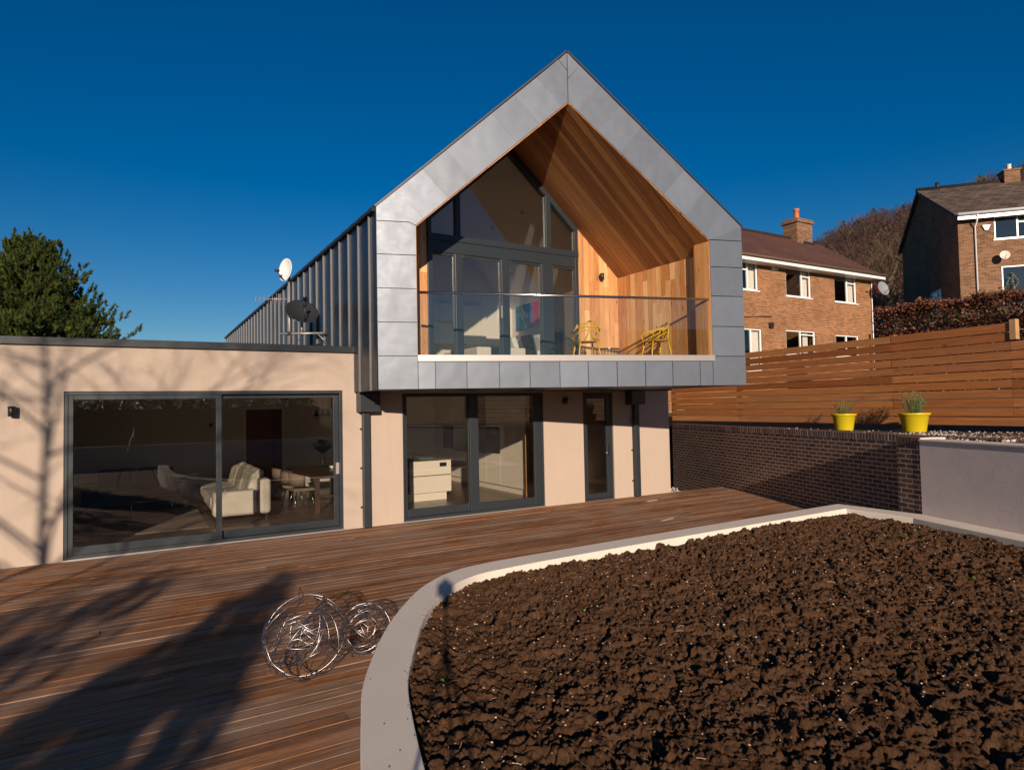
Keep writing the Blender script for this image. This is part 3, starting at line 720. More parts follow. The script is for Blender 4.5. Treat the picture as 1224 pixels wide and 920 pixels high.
fr2 = slider(K[0], K[1], 2.395, 5.69, 5.88, (4.40, 5.69), (5.88, 7.20), .215, 2.335, False, 'sliding_door', .1, 'kitchen sliding glass door under the balcony')
# glazed door
f = MB(); ring(f, DR_[0], DR_[1], .01, 2.395, (.055, .055, .03, .055), .03, .17); dr = part(f, 'glazed_door', M['anth'], bevel=.003)
s = MB(); ring(s, DR_[0]+.057, DR_[1]-.057, .045, 2.335, (.085, .105, .11, .08), .045, .11); sub(s.build('door_leaf', M['anth'], dr, bevel=.003))
gl = MB(); gl.box(8.595, 9.135, .07, .082, .15, 2.26); sub(gl.build('glass_pane', M['glass'], dr))
h_ = MB(); h_.box(9.16, 9.20, .034, .0451, .98, 1.22); h_.tube([(9.18, .045, 1.04), (9.18, .0, 1.04), (9.07, -.005, 1.04)], .011, 8); h_.lathe([(.0, 0), (.026, 0), (.026, .008), (0, .008)], (9.18, .045, 1.04), 16, axis=(0,-1,0)); h_.lathe([(.0, 0), (.024, 0), (.024, .01), (0, .01)], (9.18, .045, 1.17), 16, axis=(0,-1,0)); sub(h_.build('door_handle', M['chrome'], dr))
# interior shell
b = MB(); b.box(-4.3, 10.7, .02, 8.7, -.06, .004); part(b, 'interior_floor', M['floortile'])
M['groutline'] = plain('pale_grout', (.16, .12, .095), .8)
b = MB()
for i in range(-3, 13):
    if i*.9+.25 < 8.3: b.box(i*.9+.25, i*.9+.256, .2, 6.8, .004, .0052)
for j in range(1, 8): b.box(-4.2, 8.4, j*.9, j*.9+.006, .004, .0053)
part(b, 'floor_grout', M['groutline'])
b = MB(); b.box(-4.3, 10.7, .3, 8.7, 2.50, 2.615); part(b, 'interior_ceiling', M['intceil'])
b = MB(); b.wall((-4.3,6.82,0), (1,0,0), (0,.12,0), (0, 12.7), (0, 2.5), [(6.775, 7.71, 0, 2.2)]); b.box(8.42, 8.52, .3, 6.82, 0, 2.5); b.box(8.52, 10.7, 3.2, 3.3, 0, 2.5); b.box(7.83, 7.88, .86, .92, 0, 2.5)
b.box(-4.29, -4.27, .3, 6.8, 0, 2.5); part(b, 'interior_wall', M['intwall'])
b = MB(); b.box(-4.2, 2.4, 6.80, 6.818, .004, .10); part(b, 'skirting', M['white'])
dd = MB(); clad(dd, (2.485, 6.85, .01), (0,0,1), (-1,0,0), [(0, 0), (2.16, 0), (2.16, -.91), (0, -.91)], .13, .004, .03); dd.box(2.485, 3.395, 6.862, 6.89, .01, 2.17); dk = part(dd, 'interior_door', M['darkdoor'])
b = MB(); ring(b, 2.41, 3.47, 0, 2.25, (.075, .075, .0, .075), 6.80, 6.815); sub(b.build('architrave', M['white'], dk))
od = MB(); N_, Fp = Vector((7.68, 1.20, 0)), Vector((8.36, 1.39, 0)); dv = (Fp-N_).normalized(); pn = Vector((dv.y, -dv.x, 0))
od.board(N_ + Vector((0,0,.01)), (0,0,1), dv, 2.05, .70, .04, .002, .3); od.v = [tuple(Vector(v)) for v in od.v]; ok = part(od, 'kitchen_door', M['oak'])
b = MB(); b.tube([N_+dv*.07-pn*.05+Vector((0,0,1.02)), N_+dv*.07-pn*.08+Vector((0,0,1.02)), N_+dv*.18-pn*.08+Vector((0,0,1.02))], .01, 8); b.tube([N_+dv*.07+pn*.0+Vector((0,0,1.02)), N_+dv*.07+pn*.05+Vector((0,0,1.02)), N_+dv*.18+pn*.05+Vector((0,0,1.02))], .01, 8); sub(b.build('door_handle', M['chrome'], ok))
b = MB(); b.box(4.35, 4.5, 6.80, 6.815, 1.2, 1.3); part(b, 'wall_switch', M['black'])
b = MB(); b.box(1.6, 1.68, 6.80, 6.815, 1.75, 1.84); part(b, 'thermostat', M['black'])
# downpipes with hoppers
for (xa, xc, ha, hb_, hz0, hz1, cut) in ((3.485, 3.61, 3.40, 3.77, 2.07, 2.425, True), (9.83, 9.955, 9.66, 10.06, 2.11, 2.425, False)):
    p = MB(); p.box(xa, xc, -.14, -.03, .02, hz0-.002); dp = part(p, 'downpipe', M['anth'], bevel=.006)
    for z in (.35, 1.05, 1.75): q = MB(); q.box(xa-.025, xc+.025, -.03, -.0, z, z+.03); sub(q.build('pipe_bracket', M['anth'], dp))
    q = MB(); q.box(ha, hb_, -.24, -.002, hz0, hz1); sub(q.build('hopper', M['anth'], dp, bevel=.004))
# ---- upper storey: cores
k_ = MB()
def back(yb): return lambda p: Vector((p.x, yb, p.z))
SI0, SI1 = S(S0, 0).x, S(S1, 0).x
fr_l = [S(.004, ZB), S(S0-.006, ZB), S(S0-.006, ZEI-.006), S(.004, ZE-.004)]
k_.prism(fr_l, back(0)); part(k_, 'balcony_side_wall', M['zincdark'])
k_ = MB(); k_.prism([S(S1+.006, ZB), S(LS-.004, ZB), S(LS-.004, ZE-.004), S(S1+.006, ZEI-.006)], back(-2.62)); k_.prism([Vector((9.44, -2.62, ZB)), Vector((XRR-.01, -2.62, ZB)), Vector((XRR-.01, -2.62, ZE-.004)), Vector((9.44, -2.62, 4.97))], back(0)); part(k_, 'balcony_side_wall', M['zincdark'])
k_ = MB(); k_.prism([S(0, ZE), S(S0, ZEI), S(SM, ZRI), S(SM, ZR)], back(19.2)); part(k_, 'roof_slope', M['zincdark'])
k_ = MB(); k_.prism([S(SM, ZR), S(SM, ZRI), S(S1, ZEI), S(LS, ZE)], back(19.2)); part(k_, 'roof_slope', M['zincdark'])
k_ = MB(); k_.prism([S(.006, ZB+.004), S(LS-.006, ZB+.004), S(LS-.006, ZF-.01), S(.006, ZF-.01)], back(0)); part(k_, 'balcony_slab', M['anth2'])
k_ = MB(); k_.box(XL, XL+.3, .0, 19.2, ZB, 5.16); k_.box(9.56, XRR, 0, 19.2, ZB, 5.0); k_.box(XL+.3, 9.56, 18.9, 19.2, ZB, 5.0); k_.prism([(XL+.3, 19.19, 5.0), (9.56, 19.19, 5.0), (XR, 19.19, 7.6)], (0, -.2, 0)); part(k_, 'upper_wall', M['zincdark'])
k_ = MB(); k_.box(3.7, 9.55, -.1, 18.9, 2.62, 2.925); part(k_, 'upper_floor', M['taupe'])
# side cladding with standing seams
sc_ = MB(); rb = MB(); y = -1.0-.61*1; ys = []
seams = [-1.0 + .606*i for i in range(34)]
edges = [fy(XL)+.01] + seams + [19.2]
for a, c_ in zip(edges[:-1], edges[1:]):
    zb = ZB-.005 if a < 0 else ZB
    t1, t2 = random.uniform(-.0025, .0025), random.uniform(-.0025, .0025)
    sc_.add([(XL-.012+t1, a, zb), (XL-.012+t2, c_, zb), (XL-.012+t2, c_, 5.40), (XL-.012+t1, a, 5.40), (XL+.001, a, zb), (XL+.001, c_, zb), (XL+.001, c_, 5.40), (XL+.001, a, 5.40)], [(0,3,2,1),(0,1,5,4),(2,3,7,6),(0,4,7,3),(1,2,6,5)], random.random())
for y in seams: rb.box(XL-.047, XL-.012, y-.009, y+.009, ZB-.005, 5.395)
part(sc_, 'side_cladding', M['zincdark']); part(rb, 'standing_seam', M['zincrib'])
e_ = MB(); e_.prism([(XL-.075, fy(XL)+.02, 5.36), (XL+.02, fy(XL)+.02, 5.36), (XL+.02, fy(XL)+.02, 5.455), (XL-.075, fy(XL)+.02, 5.41)], (0, 20.45, 0)); part(e_, 'eaves_trim', M['anth2'])
r_ = MB()
for sgn in (-1, 1):
    for i in range(36):
        y = -1.0 + .56*i; x0 = XL if sgn < 0 else XRR; xm = XR
        if sgn > 0 and y < fy(9.0): continue
        a = Vector((x0, y, ZE+.01)); c_ = Vector((xm, y, ZR+.01)); nrm = Vector((sgn*.67, 0, .74))
        if y < fy(xm): 
            continue
        r_.obox((a+c_)/2 + nrm*.02, (c_-a)/2, (0, .01, 0), nrm*.02)
part(r_, 'roof_seams', M['zincdark'])
# portal face panels
def panels(band, cuts, name):
    """band: convex polygon in (s, z); cuts: list of ((s,z),(ds,dz)) seam lines"""
    mb = MB(); polys = []; rest = band if area(band) > 0 else band[::-1]
    for (p, q) in cuts:
        a, b2 = p, (p[0]+q[0], p[1]+q[1]); left = clip(rest, a, b2); right = clip(rest, b2, a)
        polys.append(left); rest = right
    polys.append(rest)
    for P in polys:
        if len(P) < 3 or abs(area(P)) < 1e-3: continue
        cs, cz = sum(p[0] for p in P)/len(P), sum(p[1] for p in P)/len(P); g_ = .0068
        P = [(p[0] + math.copysign(min(g_, abs(cs-p[0])), cs-p[0]), p[1] + math.copysign(min(g_, abs(cz-p[1])), cz-p[1])) for p in P]
        ta, tb = random.uniform(-.009, .009), random.uniform(-.009, .009); off = -.020
        # pillowed centre: two rings so that each tray catches light a little differently at the fold
        rn = random.random(); m = len(P)
        def q(p, k, o): s_, z_ = cs+(p[0]-cs)*k, cz+(p[1]-cz)*k; return S(s_, z_, off + o + ta*(s_-cs) + tb*(z_-cz))
        vs = [S(p[0], p[1], 0) for p in P] + [q(p, 1, 0) for p in P]
        fs = []
        for r in range(1): fs += [(r*m+i, r*m+(i+1) % m, (r+1)*m+(i+1) % m, (r+1)*m+i) for i in range(m)]
        fs.append(tuple(m+i for i in range(m)))
        mb.add(vs, fs, rn)
    return part(mb, name, M['zinc'])
hz = lambda z: ((0, z), (-1, 0))
panels([(0, ZB), (S0, ZB), (S0, ZEI), (0, ZE)], [((0, z), (-1, 0)) for z in (2.976, 3.530, 4.088, 4.647, 5.197)], 'jamb_cladding')
panels([(S1, ZB), (LS, ZB), (LS, ZE), (S1, ZEI)], [((0, z), (-1, 0)) for z in (2.973, 3.530, 4.100, 4.649, 5.156)], 'jamb_cladding')
panels([(S0, ZB), (S1, ZB), (S1, 2.885), (S0, 2.885)], [((s, 0), (0, 1)) for s in (.933, 1.463, 2.023, 2.563, 3.104, 3.629, 4.177, 4.727, 5.270, 5.826)], 'fascia_cladding')
dl = Vector((SM, ZR-ZE)).normalized(); dr2 = Vector((LS-SM, ZE-ZR)).normalized()
def pt(s): return (s, ZE + (ZR-ZE)*s/SM) if s < SM else (s, ZR + (ZE-ZR)*(s-SM)/(LS-SM))
panels([(0, ZE), (S0, ZEI), (SM, ZRI), (SM, ZR)], [(pt(s), (-dl.y, dl.x)) for s in (.356, .769, 1.170, 1.573, 1.973, 2.393, 2.804, 3.205)], 'gable_cladding')
panels([(SM, ZR), (SM, ZRI), (S1, ZEI), (LS, ZE)], [(pt(s), (-dr2.y, dr2.x)) for s in (3.609, 3.976, 4.378, 4.787, 5.202, 5.625, 6.046, 6.447)], 'gable_cladding')
# thin verge trim on top edges + inner trim
v_ = MB()
for a, c_ in ((S(-.01, ZE-.01, -.028), S(SM, ZR+.012, -.028)), (S(SM, ZR+.012, -.028), S(LS+.01, ZE-.01, -.028))):
    dd_ = (c_-a).normalized(); up_ = dd_.cross(nS); up_ = up_ if up_.z > 0 else -up_
    v_.prism([a, c_, c_+up_*.03, a+up_*.03], nS*.30)
part(v_, 'verge_trim', M['anth2'])
# timber lining
ln = MB(); zf2 = ZF+.03
clad(ln, (9.405, 0, 0), (0,0,1), (0,1,0), [(zf2, -2.60), (zf2, UPY-.0), (4.99, UPY), (4.99, -2.60)], .135, .004, .018, 1.2, 2.8)
part(ln, 'timber_lining', M['cedar']); ln = MB()
clad(ln, (0, UPY, 0), (0,0,1), (-1,0,0), [(zf2, -9.40), (zf2, -8.285), (ZRI-KS*(8.285-XR)+.02, -8.285), (ZRI-KS*(9.40-XR)+.02, -9.40)], .135, .004, .018, 1.2, 2.8)
part(ln, 'timber_lining', M['cedar']); ln = MB()
clad(ln, (0, UPY, 0), (0,0,1), (-1,0,0), [(zf2, -4.75), (zf2, -4.0), (ZRI-KS*(XR-4.0)+.02, -4.0), (ZRI-KS*(XR-4.75)+.02, -4.75)], .135, .004, .018, 1.2, 2.8)
part(ln, 'timber_lining', M['cedar']); ln = MB()
clad(ln, (SI1-.002, 0, 0), (0,0,1), (0,1,0), [(ZF, fy(SI1)-.005), (ZF, -2.62), (ZEI, -2.62), (ZEI, fy(SI1)-.005)], .118, .003, .018, 9, 9, v0=fy(SI1)-.005)
part(ln, 'timber_lining', M['cedar']); ln = MB()
clad(ln, (SI0+.002, 0, 0), (0,0,1), (0,-1,0), [(ZF, .15), (ZF, -fy(SI0)), (ZEI, -fy(SI0)), (ZEI, .15)], .135, .004, .018, 1.2, 2.8)
part(ln, 'timber_lining', M['cedar'])
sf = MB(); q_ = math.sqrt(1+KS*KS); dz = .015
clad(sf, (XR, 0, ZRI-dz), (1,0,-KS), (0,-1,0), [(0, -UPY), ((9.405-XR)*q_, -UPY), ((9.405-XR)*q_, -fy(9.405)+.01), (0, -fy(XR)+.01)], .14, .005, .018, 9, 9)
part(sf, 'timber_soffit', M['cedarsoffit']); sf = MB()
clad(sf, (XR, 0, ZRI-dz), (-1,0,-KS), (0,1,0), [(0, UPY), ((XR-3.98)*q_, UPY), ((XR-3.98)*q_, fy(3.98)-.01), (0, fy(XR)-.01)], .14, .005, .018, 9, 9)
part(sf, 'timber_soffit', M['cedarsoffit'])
b = MB(); b.box(9.423, 9.438, -2.6, -.14, ZF, 5.05); b.box(8.28, 9.42, UPY+.02, UPY+.03, ZF, 5.9); part(b, 'membrane', M['darkgap']); b = MB(); b.box(3.9, 4.76, UPY+.02, UPY+.03, ZF, 5.6); part(b, 'membrane', M['darkgap'])
fl = MB(); clad(fl, (0, 0, ZF+.025), (1,0,0), (0,1,0), [(SI0, UPY), (9.41, UPY), (9.41, fy(9.41)+.06), (SI0, fy(SI0)+.06)][::-1], .14, .005, .02, 2, 4); part(fl, 'balcony_floor', M['deck'])
# sill strip, glass balustrade and handrail
b = MB(); b.prism([S(S0, 2.887, -.03), S(S1+.045, 2.887, -.03), S(S1+.045, 2.995, -.03), S(S0, 2.995, -.03)], nS*.14); part(b, 'balustrade_channel', M['alu'], bevel=.003)
hr = MB(); hr.tube([S(S0+.02, 4.045, .05), S(S1-.012, 4.045, .05)], .024, 16); bl = part(hr, 'balustrade', M['steel'])
for a, c_ in ((S0+.03, 1.702), (1.714, 4.894), (4.906, S1-.03)):
    gl = MB(); gl.prism([S(a, 2.98, .042), S(c_, 2.98, .042), S(c_, 4.028, .042), S(a, 4.028, .042)], nS*.015); sub(gl.build('glass_pane', M['glassb'], bl))
# gable window
gw = MB(); y0, y1 = UPY-.04, UPY+.09; GL, GR = 4.75, 8.285
def rake(x, o=0): return ZRI - .03 - KS*abs(x-XR) - o
gw.box(GL, GR, y0, y1, 2.935, 3.03)
gw.box(GL, GR, y0-.015, y1, 5.33, 5.45); gw.box(GL, GR, y0+.004, y1, 5.10, 5.33)
gw.prism([(GL, y0+.002, 3.03), (GL+.085, y0+.002, 3.03), (GL+.085, y0+.002, rake(GL+.085)), (GL, y0+.002, rake(GL))], (0, .125, 0))
gw.prism([(GR-.085, y0+.002, 3.03), (GR, y0+.002, 3.03), (GR, y0+.002, rake(GR)), (GR-.085, y0+.002, rake(GR-.085))], (0, .125, 0))
for a, c_ in ((5.33, 5.47), (6.36, 6.52), (7.33, 7.60)): gw.box(a, c_, y0+.002, y1-.002, 3.03, 5.10)
for a, c_ in ((5.35, 5.455), (7.46, 7.59)): gw.prism([(a, y0+.003, 5.45), (c_, y0+.003, 5.45), (c_, y0+.003, rake(c_, .02)), (a, y0+.003, rake(a, .02))], (0, .12, 0))
for sg in (-1, 1):
    xe = GL if sg < 0 else GR; o1 = .15
    gw.prism([(XR, y0, rake(XR)), (xe, y0, rake(xe)), (xe, y0, rake(xe)-o1), (XR, y0, rake(XR)-o1)], (0, .128, 0))
gwo = part(gw, 'gable_window', M['anth'], bevel=.004)
for a, c_ in ((4.835, 5.33), (5.47, 6.36), (6.52, 7.33), (7.60, 8.20)):
    gl = MB(); gl.box(a-.004, c_+.004, UPY+.012, UPY+.024, 3.0, 5.11); sub(gl.build('glass_pane', M['glass'], gwo))
    sh = MB(); ring(sh, a, c_, 3.03, 5.10, (.03, .03, .04, .045), UPY-.012, UPY+.05); sub(sh.build('casement', M['anth'], gwo, bevel=.003))
gl = MB(); gl.prism([(GL+.02, UPY+.012, 5.44), (GR-.02, UPY+.012, 5.44), (GR-.02, UPY+.012, rake(GR, .08)), (XR, UPY+.012, rake(XR, .08)), (GL+.02, UPY+.012, rake(GL, .08))], (0, .012, 0)); sub(gl.build('glass_pane', M['glass'], gwo))
b = MB(); b.box(6.32, 6.355, y0-.02, y0+.003, 3.9, 4.15); sub(b.build('handle', M['alu'], gwo))
# bedroom shell
b = MB(); b.box(9.405, 9.5, .09, 4.6, 2.92, 5.1); b.box(3.9, 4.0, .09, 4.6, 2.92, 5.4); b.prism([(4.0, 4.6, 2.92), (9.405, 4.6, 2.92), (9.405, 4.6, 5.0), (XR, 4.6, 7.45), (4.0, 4.6, 5.2)], (0, .1, 0)); part(b, 'bedroom_wall', M['intwall'])
for sg in (-1, 1):
    xe = 4.0 if sg < 0 else 9.405
    b = MB(); b.prism([(XR, .09, ZRI-.06), (xe, .09, ZRI-.06-KS*abs(xe-XR)), (xe, .09, ZRI-KS*abs(xe-XR)), (XR, .09, ZRI)], (0, 4.5, 0)); part(b, 'bedroom_ceiling', M['intceil'])
for x, y in ((5.5, 1.2), (5.6, 3.0), (7.6, 1.0), (7.6, 2.4), (7.6, 3.9), (8.6, 1.6), (8.6, 3.2)):
    nrm = Vector((math.copysign(KS, XR-x)*-1, 0, 1)).normalized() if False else Vector((-KS if x > XR else KS, 0, -1)).normalized()
    c_ = Vector((x, y, ZRI-.06-KS*abs(x-XR))) + nrm*.002; dlm = MB(); dlm.lathe([(.0, .0), (.03, .0), (.034, .006), (.05, .006), (.05, 0)], c_, 16, axis=nrm); part(dlm, 'downlight', M['alu'])
for i in range(6): wd = MB(); wd.box(4.15+i*.72, 4.15+i*.72+.712, 4.45, 4.52, 2.95, 4.95, random.random()); part(wd, 'wardrobe_door', M['cabinet'], bevel=.003)
for i in range(6): kn = MB(); kn.lathe([(0, 0), (.018, 0), (.018, .03), (0, .03)], (4.15+i*.72+(.66 if i % 2 == 0 else .05), 4.45, 3.85), 10, axis=(0,-1,0)); part(kn, 'wardrobe_knob', M['black'])

# ------------------------------------------------------------------ wall lamps (fixed to the walls but things of their own)
def walllamp(c, ax, name, label, mat):
    """ax = outward wall normal"""
    t = thing(name, label, 'wall lamp', tuple(c), 0, 'black outdoor wall lamps'); c = Vector(c); ax = Vector(ax); 
    b = MB(); b.lathe([(0, -.07), (.045, -.07), (.045, .07), (.04, .072), (0, .072)], c + ax*.075, 20); sub(b.build('lamp_body', mat, t))
    b = MB(); side = ax.cross(Vector((0,0,1))); b.obox(c + ax*.02, ax*.02, side*.04, (0,0,.045)); sub(b.build('wall_plate', mat, t)); return t
walllamp((-1.512, -.001, 2.18), (0,-1,0), 'wall_lamp', 'small black cylinder wall lamp left of the living room door', M['black'])
walllamp((7.95, -.001, 2.215), (0,-1,0), 'wall_lamp', 'small black wall lamp between kitchen door and narrow glazed door', M['black'])
walllamp((8.90, UPY-.002, 4.955), (0,-1,0), 'wall_lamp', 'black wall lamp on the cedar boards of the balcony', M['black'])
# ------------------------------------------------------------------ things on the deck and walls
random.seed(5)
def fix(t, mb, name, mat, **k): return sub(mb.build(name, mat, t, **k))
def wireball(r, c, label, n, wr):
    t = thing('wire_ball', label, 'garden sculpture', c, 0, 'steel wire ball sculptures')
    b = MB()
    for i in range(n//3):
        a_, b_ = [Vector((random.gauss(0,1), random.gauss(0,1), random.gauss(0,1))).normalized()*r*.97 + Vector(c) + Vector((0,0,r)) for _ in (0,1)]; m_ = a_.lerp(b_, .5); m_ += (m_ - Vector(c) - Vector((0,0,r)))*.25; b.tube([a_, m_, b_], wr, 6, cap=False)
    for i in range(n):
        ax = Vector((random.gauss(0,1), random.gauss(0,1), random.gauss(0,1))).normalized(); u = ax.orthogonal().normalized(); v = ax.cross(u)
        off = random.choice([random.uniform(0, .25), random.uniform(0, .7)])*r; rr = math.sqrt(r*r-off*off); ph = random.random()*6; sq = random.uniform(.86, 1.03)
        pts = [Vector(c) + Vector((0,0,r)) + ax*off*(1+.25*math.sin(2*a_+ph)) + ax*.03*r*math.sin(3*a_+ph) + (u*math.cos(a_) + v*math.sin(a_)*sq)*rr for a_ in [k*2*math.pi/36 for k in range(37)]]
        for p in pts: p.z = max(p.z, wr)
        b.tube(pts, wr, 6, cap=False)
    fix(t, b, 'wire_hoops', M['wire']); return t
wireball(.325, (1.145, -6.18+.10, 0), 'large tangled ball of bright steel wire on the timber deck', 15, .0034)
wireball(.215, (1.70, -5.84, 0), 'small steel wire ball behind the large one beside the kerb', 14, .0028)
for c, l, a, lab in (((8.19, -2.70, .0), .34, .25, 'pale flat timber offcut lying on deck near the planter kerb'), ((9.55, -.80, .0), .30, .1, 'smaller pale offcut lying on deck near the end of the house')):
    b = MB(); v = Vector((math.cos(a), math.sin(a), 0)); b.board(Vector(c)+Vector((0,0,.016)), v, Vector((-v.y, v.x, 0)), l, .06, .014, .002, .8); tag(b.build('timber_offcut', M['offcut']), lab, 'wood offcut')
lf = MB()
for i in range(60):
    x, y = random.uniform(-2.5, 9.5), -random.uniform(.1, 7.5)**1
    if x > .6 and y < -4.7: continue
    a = random.random()*6.3; l = random.uniform(.025, .05); ca, sa = math.cos(a)*l, math.sin(a)*l
    lf.add([(x, y, .006), (x+ca*.5-sa*.35, y+sa*.5+ca*.35, .016), (x+ca, y+sa, .008), (x+ca*.5+sa*.35, y+sa*.5-ca*.35, .012)], [(0,1,2,3)], random.random())
tag(lf.build('fallen_leaves', M['beech']), kind='stuff')
# yellow pots
def pot(c, r, h, ph, n, label, lab2):
    t = thing('plant_pot', label, 'plant pot', c, 0, 'yellow plant pots on the wall'); b = MB(); rb_ = r*.70
    b.lathe([(0, 0), (rb_, 0), (rb_*1.02, .01), (r*.90, h*.86), (r*.92, h*.87), (r, h*.90), (r*1.02, h*.985), (r*1.0, h), (r*.93, h), (r*.86, h*.9), (0, h*.9)], c, 40); fix(t, b, 'pot', M['yellow'])
    b = MB(); b.lathe([(0, h*.915), (r*.8, h*.905), (r*.87, h*.9)], c, 20); fix(t, b, 'compost', M['soil'])
    p = MB(); st = []
    for i in range(n):
        a = random.random()*6.3; q = random.random()**.5*r*.75; lean = Vector((math.cos(a), math.sin(a), 0))*q*.9; hh = ph*random.uniform(.5, 1)*(1-.25*q/r)
        base = Vector(c) + Vector((math.cos(a)*q*.5, math.sin(a)*q*.5, h*.9)); pts = [base + lean*t_*.8 + Vector((0,0,hh*t_)) + Vector((math.sin(t_*3+i), math.cos(t_*3+i), 0))*.008 for t_ in (0, .33, .66, 1)]
        p.tube(pts, [.0028, .0024, .002, .0012], 4, random.random()*.5, smooth=False)
        for k_ in range(26):
            t_ = random.uniform(.12, 1.0); j = min(2, int(t_*3)); fr_ = t_*3-j; pos = pts[j].lerp(pts[j+1], min(1, fr_)); a2 = random.random()*6.3; l = random.uniform(.018, .035)
            d_ = Vector((math.cos(a2), math.sin(a2), random.uniform(.5, 1.3))).normalized(); sd_ = d_.orthogonal().normalized()*.0045
            p.add([pos-sd_, pos+sd_, pos+d_*l], [(0,1,2)], random.random())
    tt = thing('herb_plant', lab2, 'herb plant', (c[0], c[1], c[2]+h*.9)); fix(tt, p, 'stems', M['herb'])
pot((12.52, -3.45, 1.50), .235, .335, .40, 40, 'yellow flared plant pot nearer the house on the dark brick wall', 'small sparse grey green herb in the yellow pot nearer the house')
pot((12.43, -4.875, 1.50), .262, .35, .50, 90, 'larger yellow flared plant pot farther from the house on the wall', 'bushy upright grey green herb in the larger yellow pot')
# satellite mast, dishes, aerial on the extension roof
t = thing('aerial_mast', 'pale steel mast and cross bar on the flat roof beside the zinc cladding', 'mast', (2.70, 2.24, 3.05))
b = MB(); b.tube([(2.70, 2.24, 3.05), (2.70, 2.24, 4.95)], .024, 12); fix(t, b, 'pole', M['alu'])
b = MB(); b.tube([(2.53, 2.33, 3.70), (3.33, 1.90, 3.70)], .022, 12); b.tube([(2.92, 2.12, 3.70), (2.92, 2.12, 3.92)], .02, 10); b.tube([(3.2, 1.97, 3.69), (3.365, 1.88, 3.50)], .012, 8); fix(t, b, 'cross_bar', M['alu'])
b = MB(); b.box(2.58, 2.82, 2.12, 2.36, 3.052, 3.075); fix(t, b, 'base_plate', M['black']); b = MB(); b.box(2.66, 2.74, 2.20, 2.28, 3.66, 3.74); fix(t, b, 'clamp', M['black'])
def dish(c, nrm, rx, name, label, mat, arm, back):
    c = Vector(c); nrm = Vector(nrm).normalized(); t = thing('satellite_dish', label, 'satellite dish', tuple(c)); b = MB(); dep = rx*.22
    pr1 = [(rx*k/10, dep*(k/10)**2) for k in range(11)] + [(rx*1.0, dep-.008)] + [(rx*k/10*.985, dep*(k/10)**2-.010) for k in range(10, -1, -1)]
    b.lathe(pr1, c, 40, axis=nrm); fix(t, b, 'reflector', mat)
    u_ = nrm.cross(Vector((0,0,1))).normalized(); dn = u_.cross(nrm); dn = dn if dn.z < 0 else -dn
    b = MB(); f_ = c + nrm*rx*1.05 + dn*rx*.25; b.tube([c + dn*rx*.95 + nrm*dep, f_], .011, 8); b.tube([f_ - nrm*.06, f_ + nrm*.02], [.035, .028], 12); fix(t, b, 'feed_arm', arm)
    b = MB(); b.tube([c - nrm*.012, c - nrm*.09, Vector(back)], .018, 8); fix(t, b, 'bracket', M['black'])
dish((2.66, 2.22, 5.0), (-.93, -.36, .08), .235, 'd', 'white oval satellite dish on top of the roof mast', M['dishwhite'], M['black'], (2.70, 2.24, 4.92))
dish((2.90, 2.06, 4.10), (.02, -.78, .62), .33, 'd', 'large dark satellite dish on the cross bar before the zinc wall', M['dishblack'], M['black'], (2.92, 2.12, 3.92))
t = thing('aerial', 'small comb shaped aerial beside the roof mast at the eaves', 'aerial', (2.7, 2.3, 4.4)); b = MB()
b.tube([(2.70, 2.25, 4.41), (2.08, 2.60, 4.43)], .008, 6)
for i in range(8): f_ = .12+i*.12; x, y = 2.70-.62*f_, 2.25+.35*f_; b.tube([(x, y, 4.42-.10-.03*(i < 3)), (x, y, 4.42+.09+.03*(i < 3))], .0045, 5)
fix(t, b, 'elements', M['alu'])

# ------------------------------------------------------------------ balcony furniture
def balchair():
    t = thing('balcony_chair', 'x', 'chair', (0,0,0)); rr = .0115
    b = MB(); b.lathe([(0, .435), (.19, .437), (.225, .445), (.23, .452), (.22, .458), (.17, .447), (0, .445)], (0,0,0), 28); fix(t, b, 'seat', M['chair'])
    for sx, sy in ((-1,-1), (1,-1), (-1,1), (1,1)):
        b = MB(); b.tube([(sx*.235, sy*.235, 0), (sx*.205, sy*.20, .25), (sx*.175, sy*.165, .44)], [.013, .015, .018], 10); fix(t, b, 'leg', M['chair'])
    def arcp(r, z0, z1, a0, a1, lift=0, n=18): return [(math.cos(R(a0+(a1-a0)*k/n))*r, math.sin(R(a0+(a1-a0)*k/n))*r*1.02, z0 + (z1-z0)*math.sin(math.pi*k/n)**.8) for k in range(n+1)]
    b = MB()
    for (r_, z0, z1, a0, a1) in ((.255, .62, .80, 0, 180), (.265, .66, .72, -15, 195), (.25, .45, .83, 35, 145), (.245, .45, .66, -35, 215)):
        b.tube(arcp(r_, z0, z1, a0, a1), rr, 8)
    for sx in (-1, 1):
        b.tube([(sx*.20, -.18, .45), (sx*.245, -.20, .58), (sx*.262, -.13, .655), (sx*.265, 0, .665), (sx*.262, .10, .67), (sx*.22, .15, .78)], rr, 8)
        b.tube([(sx*.17, .15, .44), (sx*.20, .17, .62), (sx*.14, .22, .80)], rr, 8); b.tube([(sx*.10, .19, .44), (sx*.02, .235, .62), (-sx*.08, .25, .81)], rr, 8)
    fix(t, b, 'backrest', M['chair']); return t
c0 = balchair(); c0['label'] = 'yellow plastic armchair with looped back beside the gable window'; c0['group'] = 'yellow balcony chairs'; move(c0, (7.72, -1.15, ZF+.027), R(160))
dup(c0, (9.02, -1.75, ZF+.027), R(-105), 'yellow plastic armchair with looped back at the cedar side wall', 'yellow balcony chairs')
t = thing('side_table', 'low round wire side table between the two yellow chairs', 'side table', (8.42, -.95, ZF+.027)); b = MB(); cc = Vector((8.42, -.95, ZF+.027)); b.lathe([(0, .335), (.255, .335), (.26, .342), (.255, .35), (0, .35)], cc, 32); fix(t, b, 'table_top', M['steel'])
b = MB()
